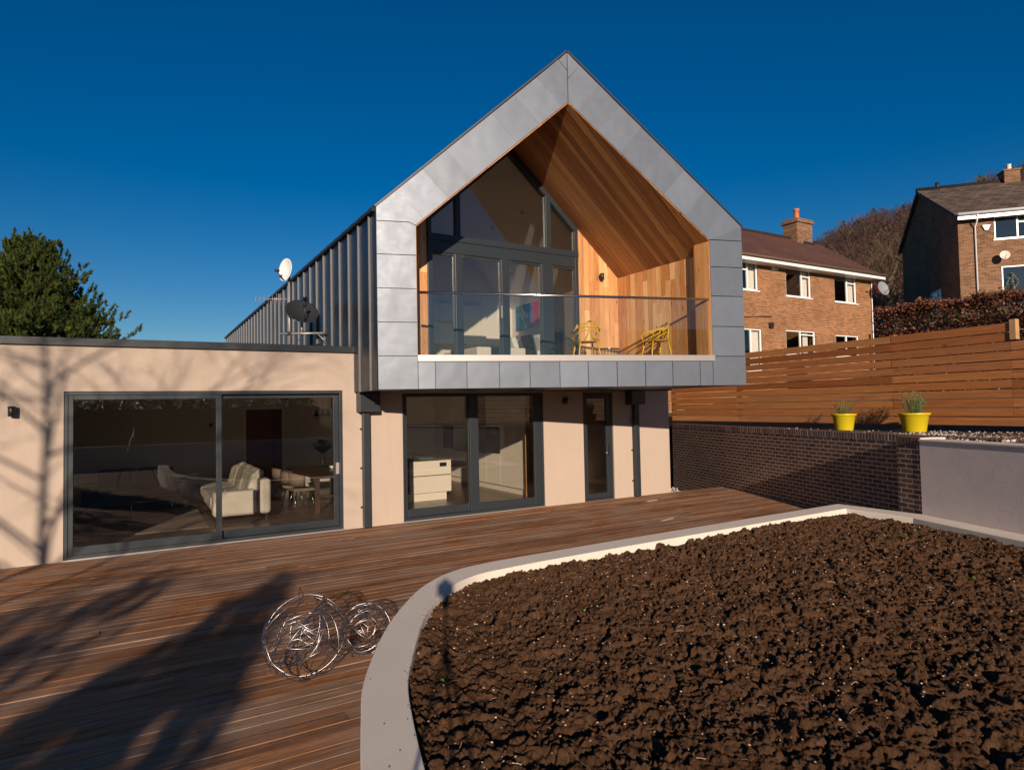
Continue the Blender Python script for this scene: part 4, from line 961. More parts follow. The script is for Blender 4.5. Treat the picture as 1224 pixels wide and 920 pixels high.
for i in range(22):
    a = 2*math.pi*i/22; b.tube([cc+Vector((math.cos(a)*.245, math.sin(a)*.245, .335)), cc+Vector((math.cos(a+.35)*.20, math.sin(a+.35)*.20, .005))], .004, 5)
b.tube([cc+Vector((math.cos(k*.3142)*.2, math.sin(k*.3142)*.2, .006)) for k in range(21)], .005, 6); fix(t, b, 'wire_base', M['black'])
for x, y, hh, lab in ((7.36, -.55, .42, 'tall dark lantern with candle standing by the gable window'), (7.30, -.78, .22, 'small squat lantern standing in front of the tall one')):
    t = thing('lantern', lab, 'lantern', (x, y, ZF+.027)); z = ZF+.027; b = MB()
    for sx in (-1,1):
        for sy in (-1,1): b.box(x+sx*.075-.006, x+sx*.075+.006, y+sy*.075-.006, y+sy*.075+.006, z, z+hh*.8)
    b.box(x-.085, x+.085, y-.085, y+.085, z, z+.012); b.box(x-.085, x+.085, y-.085, y+.085, z+hh*.8, z+hh*.83); b.lathe([(.08, hh*.83), (.02, hh*.97), (0, hh)], (x, y, z), 4); fix(t, b, 'frame', M['black'])
    b = MB(); b.lathe([(0, .012), (.03, .012), (.03, hh*.35), (0, hh*.36)], (x, y, z), 12); fix(t, b, 'candle', M['white'])

# ------------------------------------------------------------------ bedroom
t = thing('bed', 'double bed with white linen behind the balcony doors', 'bed', (8.1, 3.1, 2.93)); 
b = MB(); b.box(7.05, 9.3, 2.2, 4.0, 2.95, 3.22); fix(t, b, 'bed_base', M['greyfab'], bevel=.02)
b = MB(); b.box(7.0, 9.3, 2.15, 4.05, 3.22, 3.52); fix(t, b, 'mattress', M['linen'], bevel=.06, seg=4)
b = MB(); b.box(6.96, 8.5, 2.10, 4.10, 3.14, 3.56); fix(t, b, 'duvet', M['linen'], bevel=.05, seg=4)
b = MB(); b.box(9.3, 9.39, 2.05, 4.15, 2.95, 4.0); fix(t, b, 'headboard', M['greyfab'], bevel=.02)
for y, lab, x, mt in ((2.65, 'plump white pillow nearer the window on the bed', 9.02, 'linen'), (3.50, 'plump white pillow farther from the window on the bed', 9.02, 'linen'), (2.75, 'dark grey square cushion propped against the near pillow', 8.80, 'greyfab'), (3.45, 'white patterned cushion leaning at the middle of the bed', 8.72, 'linen')):
    b = MB(); b.obox((x, y, 3.76), (.07, 0, .03), (0, .30 if 'pillow' in lab and 'plump' in lab else .22, 0), (-.08, 0, .20)); o = b.build('pillow', M[mt], bevel=.05, seg=4); tag(o, lab, 'pillow')
t = thing('painting', 'unframed abstract canvas in blue, green and red on bedroom wall', 'painting', (9.40, 3.45, 4.8))
pm = NT('abstract_paint'); v = pm.coord('Object', (1, 1, 1)); sx = pm.new('ShaderNodeSeparateXYZ'); pm.l.new(v, sx.inputs[0])
nn = pm.noise(v, 2.2, 5, .6, 1.5); ff = pm.math('ADD', pm.math('MULTIPLY', pm.math('ADD', sx.outputs[1], .72), -.62), pm.math('ADD', pm.math('MULTIPLY', nn, .75), .68))
ff = pm.math('ADD', ff, pm.math('MULTIPLY', sx.outputs[2], .18))
pm.fin(pm.ramp(ff, [(.10, (.02, .12, .25)), (.22, (.10, .35, .12)), (.30, (.55, .60, .50)), (.38, (.01, .05, .16)), (.52, (.02, .02, .06)), (.60, (.05, .20, .45)), (.66, (.60, .05, .05)), (.78, (.45, .03, .04)), (.88, (.65, .25, .06)), (1.0, (.1, .05, .05))]), .6)
for e_ in [n for n in pm.n if n.type == 'VALTORGB']: e_.color_ramp.interpolation = 'LINEAR'
b = MB(); b.box(9.36, 9.402, 2.72, 4.30, 4.28, 5.26); fix(t, b, 'canvas', pm.m)

# ------------------------------------------------------------------ living room
t = thing('leather_sofa', 'cream leather three seat sofa seen from its end behind the glass', 'sofa', (1.75, 3.8, 0))
def cush(x0, x1, y0, y1, z0, z1, name, bev=.05, mat='leather'):
    b = MB(); b.box(x0, x1, y0, y1, z0, z1); return fix(t, b, name, M[mat], bevel=bev, seg=4)
cush(1.30, 2.22, 2.15, 5.75, .12, .30, 'base', .03)
for y0, y1 in ((2.36, 3.38), (3.39, 4.40), (4.41, 5.4)): cush(1.22, 1.98, y0, y1, .28, .47, 'seat_cushion')
for y0, y1 in ((2.36, 3.38), (3.39, 4.40), (4.41, 5.4)):
    b = MB(); b.obox((2.02, (y0+y1)/2, .66), (.10, 0, 0), (0, (y1-y0)/2-.005, 0), (.06, 0, .24)); fix(t, b, 'back_cushion', M['leather'], bevel=.07, seg=4)
    b = MB(); b.tube([(2.13, y0+.01, .87), (2.13, y1-.01, .87)], .085, 18); fix(t, b, 'headrest', M['leather'], bevel=.02)
cush(1.24, 2.02, 1.98, 2.32, .12, .60, 'armrest', .07)
cush(2.06, 2.28, 1.96, 2.36, .12, .80, 'back_panel', .07)
for x, y in ((1.35, 2.05), (2.2, 2.05), (2.2, 5.6), (1.35, 5.6)):
    b = MB(); b.box(x-.015, x+.015, y-.015, y+.015, .004, .13); fix(t, b, 'leg', M['chrome'])
t = thing('shade_toned_sofa', 'sofa at the back of the living room, shade put into its dark leather colour', 'sofa', (-.2, 5.4, 0))  # far leg of the cream sofa, its shade painted as dark leather
cush(-1.0, 1.0, 5.0, 5.85, .12, .30, 'base', .03, 'sofashade')
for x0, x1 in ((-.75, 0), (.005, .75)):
    cush(x0, x1, 4.95, 5.6, .28, .47, 'seat_cushion', .05, 'sofashade'); cush(x0, x1, 5.56, 5.84, .40, .88, 'back_cushion', .07, 'sofashade')
cush(-1.02, -.76, 4.97, 5.85, .12, .62, 'armrest', .07, 'sofashade'); cush(.76, 1.02, 4.97, 5.85, .12, .62, 'armrest', .07, 'sofashade')
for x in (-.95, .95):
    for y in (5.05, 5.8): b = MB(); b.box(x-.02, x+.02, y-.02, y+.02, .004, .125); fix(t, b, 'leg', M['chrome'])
b = MB(); b.box(-.15, 1.15, 1.75, 4.85, .006, .020); tag(b.build('rug', M['rug'], bevel=.004), 'grey brown shaggy rug on the living room floor', 'rug')
t = thing('coffee_table', 'low dark coffee table with thin metal legs on the rug', 'coffee table', (.25, 4.1, 0)); b = MB(); b.box(-.15, .68, 3.75, 4.6, .34, .375); fix(t, b, 'table_top', M['oven'], bevel=.004)
for x, y in ((-.1, 3.8), (.63, 3.8), (-.1, 4.55), (.63, 4.55)): b = MB(); b.tube([(x, y, .021), (x, y, .34)], .012, 8); fix(t, b, 'leg', M['chrome'])
t = thing('dining_table', 'dark brown rectangular dining table seen through the living room door', 'table', (3.75, 3.2, 0)); b = MB(); b.box(3.12, 4.25, 2.0, 4.75, .715, .755); fix(t, b, 'table_top', M['tabletop'], bevel=.005)
for x, y in ((3.19, 2.07), (4.18, 2.07), (3.19, 4.68), (4.18, 4.68)): b = MB(); b.box(x-.045, x+.045, y-.045, y+.045, .004, .714); fix(t, b, 'leg', M['tabletop'], bevel=.004)
def dchair(mat, lab):
    t = thing('dining_chair', lab, 'chair', (0,0,0), 0, 'dining chairs'); b = MB(); b.obox((0,0,.45), (.22,0,0), (0,.22,0), (0,0,.03)); fix(t, b, 'seat', M[mat], bevel=.025, seg=3)
    b = MB(); pts = [(math.cos(R(a))*.25, math.sin(R(a))*.25) for a in range(0, 181, 12)]
    vs = []; 
    for (x, y) in pts:
        for k_, z in ((1, .53), (1.06, .74), (1.0, .75), (.94, .54)): vs.append((x*k_, y*k_, z + (.06 if k_ > .99 and z > .7 else 0)*math.sin(math.atan2(y, x))))
    m_ = len(pts); fs = [(i*4+j, (i+1)*4+j, (i+1)*4+(j+1) % 4, i*4+(j+1) % 4) for i in range(m_-1) for j in range(4)] + [(0,1,2,3), ((m_-1)*4+3, (m_-1)*4+2, (m_-1)*4+1, (m_-1)*4)]
    b.add(vs, fs, smooth=True); fix(t, b, 'backrest', M[mat])
    for sx in (-1,1):
        for sy in (-1,1): b = MB(); b.tube([(sx*.22, sy*.23, 0), (sx*.14, sy*.14, .43)], .009, 8); fix(t, b, 'leg', M['chrome'])
    return t
c0 = dchair('taupe', 'taupe upholstered dining chair nearest the glass on the sofa side'); move(c0, (3.02, 2.72, .005), R(95))
dup(c0, (2.98, 3.42, .005), R(80), 'second taupe dining chair from the glass on the sofa side', 'dining chairs'); dup(c0, (2.95, 4.25, .005), R(92), 'third taupe dining chair from the glass, nearest the dark door', 'dining chairs')
c1 = dchair('whiteseat', 'white dining chair on the kitchen side of the dining table'); move(c1, (4.42, 3.05, .005), R(-90)); dup(c1, (3.86, 1.62, .005), R(178), 'white dining chair at the near end of the dining table', 'dining chairs')
t = thing('flower_vase', 'clear glass vase standing on the dark dining table', 'vase', (3.88, 4.35, .755)); b = MB(); b.lathe([(0, 0), (.06, 0), (.07, .1), (.065, .26), (.08, .30), (.072, .30), (.058, .26), (.06, .02), (0, .015)], (3.88, 4.35, .756), 20); fix(t, b, 'vase_body', M['glassb'])
t = thing('cut_flowers', 'bunch of leafy green stems with dark flowers in the glass vase', 'flowers', (3.88, 4.35, .9)); b = MB()
for i in range(34):
    a = random.random()*6.3; q = random.random()**.5; tip = Vector((3.88+math.cos(a)*.26*q, 4.35+math.sin(a)*.26*q, 1.42-.16*q+random.uniform(-.08, .08))); base = Vector((3.88+random.uniform(-.03,.03), 4.35+random.uniform(-.03,.03), .80)); mid_ = Vector((3.88+math.cos(a)*.05*q, 4.35+math.sin(a)*.05*q, 1.10))
    b.tube([base, mid_, tip], .004, 4, .2, smooth=False)
    for k_ in range(16):
        p_ = mid_.lerp(tip, random.random()); d_ = Vector((random.gauss(0,1), random.gauss(0,1), random.gauss(0,.7))).normalized()*random.uniform(.03, .06); s_ = d_.orthogonal().normalized()*.013; b.add([p_, p_+d_*.5+s_, p_+d_, p_+d_*.5-s_], [(0,1,2,3)], random.uniform(.4, 1))
fix(t, b, 'stems', M['evergreen'])
t = thing('brass_bottle', 'small brass bell shaped pot on the dining table beside the vase', 'ornament', (4.1, 4.0, .755)); b = MB(); b.lathe([(0, 0), (.06, 0), (.07, .03), (.05, .1), (.015, .14), (.015, .18), (.025, .20), (0, .21)], (4.1, 4.0, .756), 20); fix(t, b, 'pot', M['brass'])
t = thing('white_bowl', 'small white bowl near the edge of the dining table', 'bowl', (3.95, 3.75, .755)); b = MB(); b.lathe([(0, 0), (.04, 0), (.08, .06), (.075, .06), (.036, .01), (0, .008)], (3.95, 3.75, .756), 20); fix(t, b, 'bowl', M['white'])
for i, (x, o) in enumerate(zip((3.72, 3.86, 4.00, 4.14), ('first', 'second', 'third', 'fourth'))):
    t = thing('pendant_lamp', o + ' black pendant lamp from the left in the row over the dining table', 'pendant lamp', (x, 4.3, 2.5), 0, 'pendant lamps over the dining table'); b = MB(); b.tube([(x, 4.3, 2.50), (x, 4.3, 2.08)], .004, 6); fix(t, b, 'cord', M['black'])
    b = MB(); b.lathe([(0, .12), (.022, .12), (.026, .04), (.055, .02), (.06, -.02), (.0, -.02)], (x, 4.3, 2.0), 18); fix(t, b, 'lamp_cap', M['black']); b = MB(); b.lathe([(.045, 0), (.05, -.03), (.035, -.065), (0, -.08)], (x, 4.3, 1.978), 18); fix(t, b, 'bulb', M['bulb'])

# ------------------------------------------------------------------ kitchen
t = thing('kitchen_island', 'cream kitchen island with wide drawers and thin dark worktop', 'kitchen island', (5.9, 3.5, 0))
b = MB(); b.box(5.28, 6.22, 2.36, 5.0, .004, .18); fix(t, b, 'plinth', M['cabinet'])
b = MB(); b.box(5.20, 6.31, 2.33, 5.08, .185, .915); fix(t, b, 'carcass', M['darkcab'])
for z0, z1 in ((.19, .565), (.585, .91)): b = MB(); b.box(5.30, 6.318, 2.300, 2.329, z0, z1); fix(t, b, 'drawer_front', M['cabinet'], bevel=.002)
b = MB(); b.box(6.311, 6.325, 2.34, 5.08, .19, .91); fix(t, b, 'side_panel', M['cabinet'])
b = MB(); b.box(5.15, 6.34, 2.28, 5.10, .918, .942); fix(t, b, 'worktop', M['darkcab'], bevel=.003)
b = MB(); b.box(6.03, 6.20, 2.290, 2.2995, .77, .86); fix(t, b, 'socket_plate', M['black'])
t = thing('fruit_bowl', 'teal bowl on the end of the kitchen island', 'bowl', (5.42, 2.75, .943)); b = MB(); b.lathe([(0, .0), (.06, 0), (.12, .06), (.155, .15), (.147, .15), (.11, .06), (.05, .012), (0, .01)], (5.42, 2.75, .943), 28); fix(t, b, 'bowl', M['teal'])
for x, y, z, lab in ((5.40, 2.72, 1.06, 'yellow lemon on the left in the teal bowl'), (5.48, 2.79, 1.07, 'yellow lemon on the right in the teal bowl')):
    b = MB(); b.lathe([(0, -.05), (.02, -.045), (.042, -.02), (.046, 0), (.042, .02), (.02, .045), (0, .055)], (x, y, z), 16, axis=(.6, .3, .7)); tag(b.build('lemon', M['fruit']), lab, 'fruit')
b = MB(); random.seed(2)
for i in range(5): b.obox((5.72+i*.05, 2.55+random.uniform(-.05,.05), .951), Vector((math.cos(i), math.sin(i), 0))*.08, Vector((-math.sin(i), math.cos(i), 0))*.018, (0,0,.007))
tag(b.build('folded_cloth', M['teal'], bevel=.003), 'crumpled turquoise cloth lying on the dark island worktop', 'cloth')
t = thing('kitchen_units', 'row of tall cream kitchen units with black ovens', 'kitchen units', (8.1, 4, 0))
def cab(y0, y1, z0, z1, x=7.885): b = MB(); b.box(x, x+.02, y0+.003, y1-.003, z0, z1); fix(t, b, 'cabinet_door', M['cabinet'], bevel=.002)
b = MB(); b.box(7.86, 8.41, 1.47, 1.51, .004, 2.46); fix(t, b, 'end_panel', M['cabinet'])
b = MB(); b.box(7.906, 8.41, 1.511, 3.49, .15, 2.44); b.box(7.906, 8.41, 5.5, 6.79, .15, 2.44); b.box(7.906, 8.41, 3.491, 5.499, .15, .90); fix(t, b, 'carcass', M['cabinet'])
b = MB(); b.box(7.94, 8.40, 1.52, 6.79, .004, .148); fix(t, b, 'plinth', M['cabinet'])
cab(1.515, 2.74, .155, 2.44); cab(2.74, 3.49, .155, .93); cab(2.74, 3.49, 1.62, 2.44); cab(5.5, 6.2, .155, .93); cab(5.5, 6.2, 1.62, 2.44); cab(6.2, 6.79, .155, 2.44)
for i in range(3): cab(3.49+i*.67, 4.16+i*.67, .155, .88)
b = MB(); b.box(7.86, 8.41, 3.492, 5.498, .905, .93); fix(t, b, 'worktop', M['darkcab']); b = MB(); b.box(8.39, 8.41, 3.492, 5.498, .932, 2.44); fix(t, b, 'splashback', M['darkcab'])
for y0, y1 in ((2.78, 3.45), (5.53, 6.17)):
    b = MB(); b.box(7.862, 7.905, y0, y1, .945, 1.605); ov = fix(t, b, 'oven', M['oven'], bevel=.003); b = MB(); b.tube([(7.83, y0+.06, 1.44), (7.83, y1-.06, 1.44)], .008, 8); b.box(7.83, 7.862, y0+.08, y0+.1, 1.433, 1.447); b.box(7.83, 7.862, y1-.1, y1-.08, 1.433, 1.447); fix(ov, b, 'oven_handle', M['alu'])

M['dishgrey'] = plain('grey_dish', (.22, .23, .25), .5)
# ------------------------------------------------------------------ neighbouring houses
def uvwin(t, org, du, th, u0, u1, z0, z1, splits, transoms, name='window', sill=True, fw=.055, glassm='glass', curtain=True):
    """upvc window in a wall: org + du*u; th = inward vector (unit)"""
    org, du, th = Vector(org), Vector(du), Vector(th)
    def bx(mb, a, b_, c, d_, p, q): mb.obox(org + du*(a+b_)/2 + th*(p+q)/2 + Vector((0,0,(c+d_)/2)), du*(b_-a)/2, th*(q-p)/2, (0,0,(d_-c)/2))
    b = MB(); bx(b, u0, u0+fw, z0, z1, .03, .10); bx(b, u1-fw, u1, z0, z1, .03, .10); bx(b, u0+fw, u1-fw, z0, z0+fw, .03, .10); bx(b, u0+fw, u1-fw, z1-fw, z1, .03, .10)
    for s_ in splits: bx(b, s_-fw*.6, s_+fw*.6, z0+fw, z1-fw, .028, .098)
    for a, c_, z in transoms: bx(b, a, c_, z-fw*.5, z+fw*.5, .026, .095)
    w_ = fix(t, b, name, M['upvc'], bevel=.004, seg=1)
    if sill: b = MB(); bx(b, u0-.06, u1+.06, z0-.05, z0-.002, -.05, .10); sub(b.build('window_sill', M['upvc'], w_))
    b = MB(); bx(b, u0+fw*.5, u1-fw*.5, z0+fw*.5, z1-fw*.5, .060, .072); sub(b.build('pane', M[glassm], w_))
    if curtain:
        b = MB(); 
        for a, c_ in curtain:
            k = 14
            for i in range(k):
                x0_, x1_ = a+(c_-a)*i/k, a+(c_-a)*(i+1)/k; o0, o1 = .16+.03*(i % 2), .16+.03*((i+1) % 2)
                b.add([org+du*x0_+th*o0+Vector((0,0,z0)), org+du*x1_+th*o1+Vector((0,0,z0)), org+du*x1_+th*(o1+.01)+Vector((0,0,z1)), org+du*x0_+th*(o0+.01)+Vector((0,0,z1))], [(0,1,2,3)])
        sub(b.build('curtain', M['linen'], w_, solidify=.004))
    return w_
def roofplane(mb, A, B, C_, D_, th=.08):
    """A-B eaves, D-C ridge; uv in metres"""
    A, B, C_, D_ = map(Vector, (A, B, C_, D_)); n = (B-A).cross(D_-A).normalized(); 
    if n.z < 0: n = -n
    ul = (B-A).normalized(); vl = (D_-A) - ul*(D_-A).dot(ul); vl.normalize(); pts = [A, B, C_, D_]
    uv = [((p-A).dot(ul), (p-A).dot(vl)) for p in pts]
    mb.add(pts + [p - n*th for p in pts], [(0,1,2,3), (7,6,5,4), (0,4,5,1), (1,5,6,2), (2,6,7,3), (3,7,4,0)], .5, uv+uv)
N1 = thing('brick_house', 'orange brick neighbour house with brown tiled roof and white windows', 'house', (24, 6, 2.4))
X0, X1, YF, YB_, Z0_, ZE_ = 12.9, 30.06, 6.0, 11.75, 1.2, 7.95
wins = [(20.2, 21.99, 6.67, 7.93), (23.78, 25.47, 6.60, 7.86), (27.18, 28.86, 6.58, 7.84), (20.9, 22.12, 3.4, 5.10), (23.67, 25.66, 4.1, 5.15), (27.15, 28.9, 4.1, 5.08)]
b = MB(); b.wall((0, YF, 0), (1,0,0), (0,.28,0), (X0, X1), (Z0_, ZE_), wins); b.box(X0, X0+.28, YF+.28, YB_, Z0_, ZE_); b.box(X1-.28, X1, YF+.28, YB_, Z0_, ZE_); b.box(X0+.28, X1-.28, YB_-.28, YB_, Z0_, ZE_)
for x in (X0+.14, X1-.14): b.prism([(x-.139, YF+.01, ZE_), (x-.139, YB_-.01, ZE_), (x-.139, 8.87, 10.0)], (.278, 0, 0))
fix(N1, b, 'wall', M['orangebrick'])
b = MB(); roofplane(b, (X0-.3, 5.50, 7.93), (30.36, 5.50, 7.93), (30.36, 8.87, 10.25), (X0-.3, 8.87, 10.25)); roofplane(b, (30.36, 12.24, 7.93), (X0-.3, 12.24, 7.93), (X0-.3, 8.87, 10.25), (30.36, 8.87, 10.25)); rf = fix(N1, b, 'roof', M['rooftile'])
b = MB(); b.tube([(X0-.3, 8.87, 10.25), (30.36, 8.87, 10.25)], .10, 10); sub(b.build('ridge_tiles', M['rooftile'], rf))
b = MB(); b.box(X0-.3, 30.36, 5.47, 5.495, 7.74, 7.90); b.box(X0-.3, 30.36, 5.495, 5.99, 7.74, 7.76); fix(N1, b, 'fascia', M['upvc'])
b = MB(); b.tube([(X0-.3, 5.42, 7.93), (30.38, 5.42, 7.93)], .055, 8); fix(N1, b, 'gutter', M['barkpine'])
b = MB(); b.box(28.15, 29.35, 8.45, 9.25, 9.3, 11.0); ch = fix(N1, b, 'chimney', M['buffbrick'])
b = MB(); b.box(28.07, 29.43, 8.37, 9.33, 11.001, 11.1); b.box(28.11, 29.39, 8.41, 9.29, 11.1, 11.2); sub(b.build('chimney_cap', M['buffbrick'], ch)); b = MB(); b.lathe([(.16, 0), (.15, .1), (.13, .15), (.12, .5), (.15, .52), (.15, .6), (.11, .6), (.1, .1)], (28.7, 8.85, 11.2), 18); sub(b.build('chimney_pot', M['terracotta'], ch)); b = MB(); b.box(28.6, 29.42, 8.39, 8.44, 9.8, 10.05); sub(b.build('lead_flashing', M['anth'], ch))
uvwin(N1, (0,YF,0), (1,0,0), (0,1,0), *wins[0], [21.40], [(20.9, 21.40, 7.5)], curtain=[(21.45, 21.95)]); uvwin(N1, (0,YF,0), (1,0,0), (0,1,0), *wins[1], [24.88], [(24.90, 25.44, 7.52)], curtain=[(24.95, 25.42)]); uvwin(N1, (0,YF,0), (1,0,0), (0,1,0), *wins[2], [28.18], [(28.2, 28.82, 7.50)], curtain=[(28.3, 28.82)])
uvwin(N1, (0,YF,0), (1,0,0), (0,1,0), *wins[3], [21.49], [], curtain=[(21.55, 22.1)]); uvwin(N1, (0,YF,0), (1,0,0), (0,1,0), *wins[4], [24.67], [(24.7, 25.6, 4.98)], curtain=[(25.0, 25.35)]); uvwin(N1, (0,YF,0), (1,0,0), (0,1,0), *wins[5], [28.0], [], curtain=[])
b = MB(); b.box(22.83, 23.22, YF-.08, YF-.001, 7.62, 7.84); fix(N1, b, 'alarm_box', M['upvc'], bevel=.01); b = MB(); b.lathe([(0, 0), (.05, 0), (.05, .005), (0, .005)], (23.06, YF-.08, 7.70), 14, axis=(0,-1,0)); fix(N1, b, 'alarm_badge', M['teal'])
b = MB(); b.box(22.56, 22.77, YF-.12, YF-.001, 5.17, 5.39); fix(N1, b, 'vent', M['black'], bevel=.01)
b = MB(); b.tube([(21.0, YF-.05, 5.55), (22.75, YF-.05, 5.66)], .02, 6); fix(N1, b, 'wall_pipe', M['barkpine'])
b = MB(); b.tube([(30.0, YF-.06, 7.74), (29.98, YF-.06, 2)], .025, 8); fix(N1, b, 'downpipe', M['upvc'])
b = MB(); b.tube([(21.2, 7.2, 8.8), (21.2, 7.2, 9.55)], .075, 10); fix(N1, b, 'soil_pipe', M['terracotta'])
def walldish(c, nrm, r, label, mat, foot):
    c, nrm = Vector(c), Vector(nrm).normalized(); t = thing('satellite_dish', label, 'satellite dish', tuple(c)); b = MB(); dep = r*.2
    b.lathe([(r*k/8, dep*(k/8)**2) for k in range(9)] + [(r*k/8*.98, dep*(k/8)**2-.015) for k in range(8, -1, -1)], c, 28, axis=nrm); fix(t, b, 'reflector', mat)
    b = MB(); b.tube([c-nrm*.01, c-nrm*.12, Vector(foot)], .02, 6); fix(t, b, 'bracket', M['black']); f_ = c + nrm*r + Vector((0,0,-r*.4)); b = MB(); b.tube([c + Vector((0,0,-r*.9)) + nrm*dep, f_, f_+Vector((0,0,.01))], [.012, .012, .03], 6); fix(t, b, 'feed_arm', M['black'])
walldish((29.98, 5.42, 7.28), (-.15, -.95, .25), .34, 'grey satellite dish at the corner of the orange brick house', M['dishgrey'], (29.6, 5.99, 7.2))

# second house, turned, higher up the bank
az2 = R(48); gdir = Vector((math.sin(az2), math.cos(az2), 0)); fdir = Vector((gdir.y, -gdir.x, 0))     # gable runs back along gdir, front along fdir (to the right)
C2 = Vector((31.06, 2.65, 0)); W2 = 8.6
N2 = thing('brown_brick_house', 'brown brick house with dark gable and mossy roof at right edge', 'house', (C2.x, C2.y, 4.0), math.atan2(fdir.y, fdir.x))
def q2(u, v, z): return C2 + fdir*u + gdir*v + Vector((0,0,z))
zb2, ze2, zr2, ze2b = 2.5, 10.15, 12.85, 10.72; VR = 5.05; LEN = 13
w2 = [(1.35, 4.1, 8.93, 9.92), (1.55, 3.6, 5.4, 7.75)]
b = MB(); b.wall(C2, fdir, gdir*.28, (0, LEN), (zb2, ze2), w2); fix(N2, b, 'wall', M['buffbrick'])
gwin = (2.2, 3.9, 5.5, 7.35)
b = MB(); b.wall(C2+gdir*.28, gdir, fdir*.28, (0, W2-.28), (zb2, ze2), [(gwin[0], gwin[1], gwin[2], gwin[3])]); b.prism([q2(0, .28, ze2), q2(0, W2, ze2), q2(0, W2, ze2b-.15), q2(0, VR, zr2-.12), q2(0, .28, ze2+.05)], fdir*.28); b.wall(C2+fdir*(LEN-.28)+gdir*.28, gdir, fdir*.28, (0, W2-.28), (zb2, ze2), []); b.prism([q2(LEN-.28, .28, ze2), q2(LEN-.28, W2, ze2), q2(LEN-.28, W2, ze2b-.15), q2(LEN-.28, VR, zr2-.12), q2(LEN-.28, .28, ze2+.05)], fdir*.28); b.wall(C2+gdir*(W2-.28)+fdir*.28, fdir, gdir*.28, (0, LEN-.56), (zb2, ze2b-.2), []); fix(N2, b, 'gable_wall', M['buffbrick'])
b = MB(); roofplane(b, q2(-.15, -.35, ze2-.1), q2(LEN+.15, -.35, ze2-.1), q2(LEN+.15, VR, zr2), q2(-.15, VR, zr2), .14); rr_ = (ze2b-zr2)/(W2-VR); roofplane(b, q2(LEN+.15, W2+.3, ze2b+rr_*.3), q2(-.15, W2+.3, ze2b+rr_*.3), q2(-.15, VR, zr2), q2(LEN+.15, VR, zr2), .14); rf = fix(N2, b, 'roof', M['rooftile2'])
b = MB(); b.tube([q2(-.15, VR, zr2+.0), q2(LEN+.15, VR, zr2+.0)], .13, 8); sub(b.build('ridge_tiles', M['rooftile2'], rf))
b = MB(); b.tube([q2(-.12, -.42, ze2-.09), q2(LEN, -.42, ze2-.09)], .07, 8); b.prism([q2(-.1, -.36, ze2-.32), q2(LEN, -.36, ze2-.32), q2(LEN, -.36, ze2-.16), q2(-.1, -.36, ze2-.16)], gdir*.02); fix(N2, b, 'gutter', M['upvc'])
b = MB(); b.tube([q2(.62, -.42, ze2-.12), q2(.62, -.30, ze2-.42), q2(.62, -.06, ze2-.6), q2(.62, -.06, 3)], .035, 8); fix(N2, b, 'downpipe', M['upvc'])
b = MB(); b.obox(q2(3.9, VR, zr2-.08), fdir*.33, gdir*.35, (0,0,.5)); ch = fix(N2, b, 'chimney', M['buffbrick']); b = MB(); b.obox(q2(3.9, VR, zr2+.46), fdir*.37, gdir*.39, (0,0,.04)); sub(b.build('chimney_cap', M['buffbrick'], ch)); b = MB(); b.lathe([(.12, 0), (.1, .3), (.12, .32), (.08, .32)], q2(3.9, VR, zr2+.5), 12); sub(b.build('chimney_pot', M['kerb'], ch))
b = MB(); b.lathe([(.1, 0), (.1, .25), (0, .3)], q2(2.0-1.2, VR, zr2+.05), 10); sub(b.build('roof_vent', M['black'], rf))
uvwin(N2, C2, fdir, gdir, *w2[0], [2.2, 3.2], [(2.2, 3.2, 9.62)], curtain=[]); uvwin(N2, C2, fdir, gdir, *w2[1], [2.75], [], curtain=[], sill=False, name='patio_door')
uvwin(N2, C2+gdir*.28, gdir, fdir, *gwin, [2.9], [(2.9, 3.9, 6.75)], curtain=[])
b = MB(); b.prism([q2(.98, -.08, 9.36), q2(1.10, -.08, 9.36), q2(1.20, -.08, 9.58), q2(.88, -.08, 9.58)], gdir*.078); fix(N2, b, 'alarm_box', M['upvc'], bevel=.01)
walldish(q2(1.55, -.35, 8.15), (-.75, -.62, .2), .19, 'small satellite dish on the wall of the brown brick house', M['kerb'], q2(1.85, -.0, 8.1))

# ------------------------------------------------------------------ vegetation
def branchy(mb, tw, p, d_, L, r, depth, rnd=.5, spread=.55, droop=0.0, seg=4, twl=.5):
    pts = [p]; dd_ = d_.copy(); rs = [r]
    for i in range(seg):
        dd_ = (dd_ + Vector((random.gauss(0,.13), random.gauss(0,.13), random.gauss(0,.10) - droop))).normalized(); pts.append(pts[-1] + dd_*L/seg); rs.append(r*(1-.5*(i+1)/seg))
    mb.tube(pts, rs, 6 if r > .02 else 4, random.random(), cap=False)
    if depth <= 0: return
    for k in range(random.choice([3, 4]) + (1 if depth > 2 else 0)):
        f_ = random.uniform(.3, 1.0); j = min(seg-1, int(f_*seg)); pos = pts[j].lerp(pts[j+1], f_*seg-j); s_ = Vector((random.gauss(0,1), random.gauss(0,1), random.gauss(0,.6))).normalized()
        nd = (dd_ + s_*spread*1.5).normalized(); branchy(mb, tw, pos, nd, L*random.uniform(.5, .75), rs[j]*.6, depth-1, rnd, spread, droop*1.3, seg, twl)
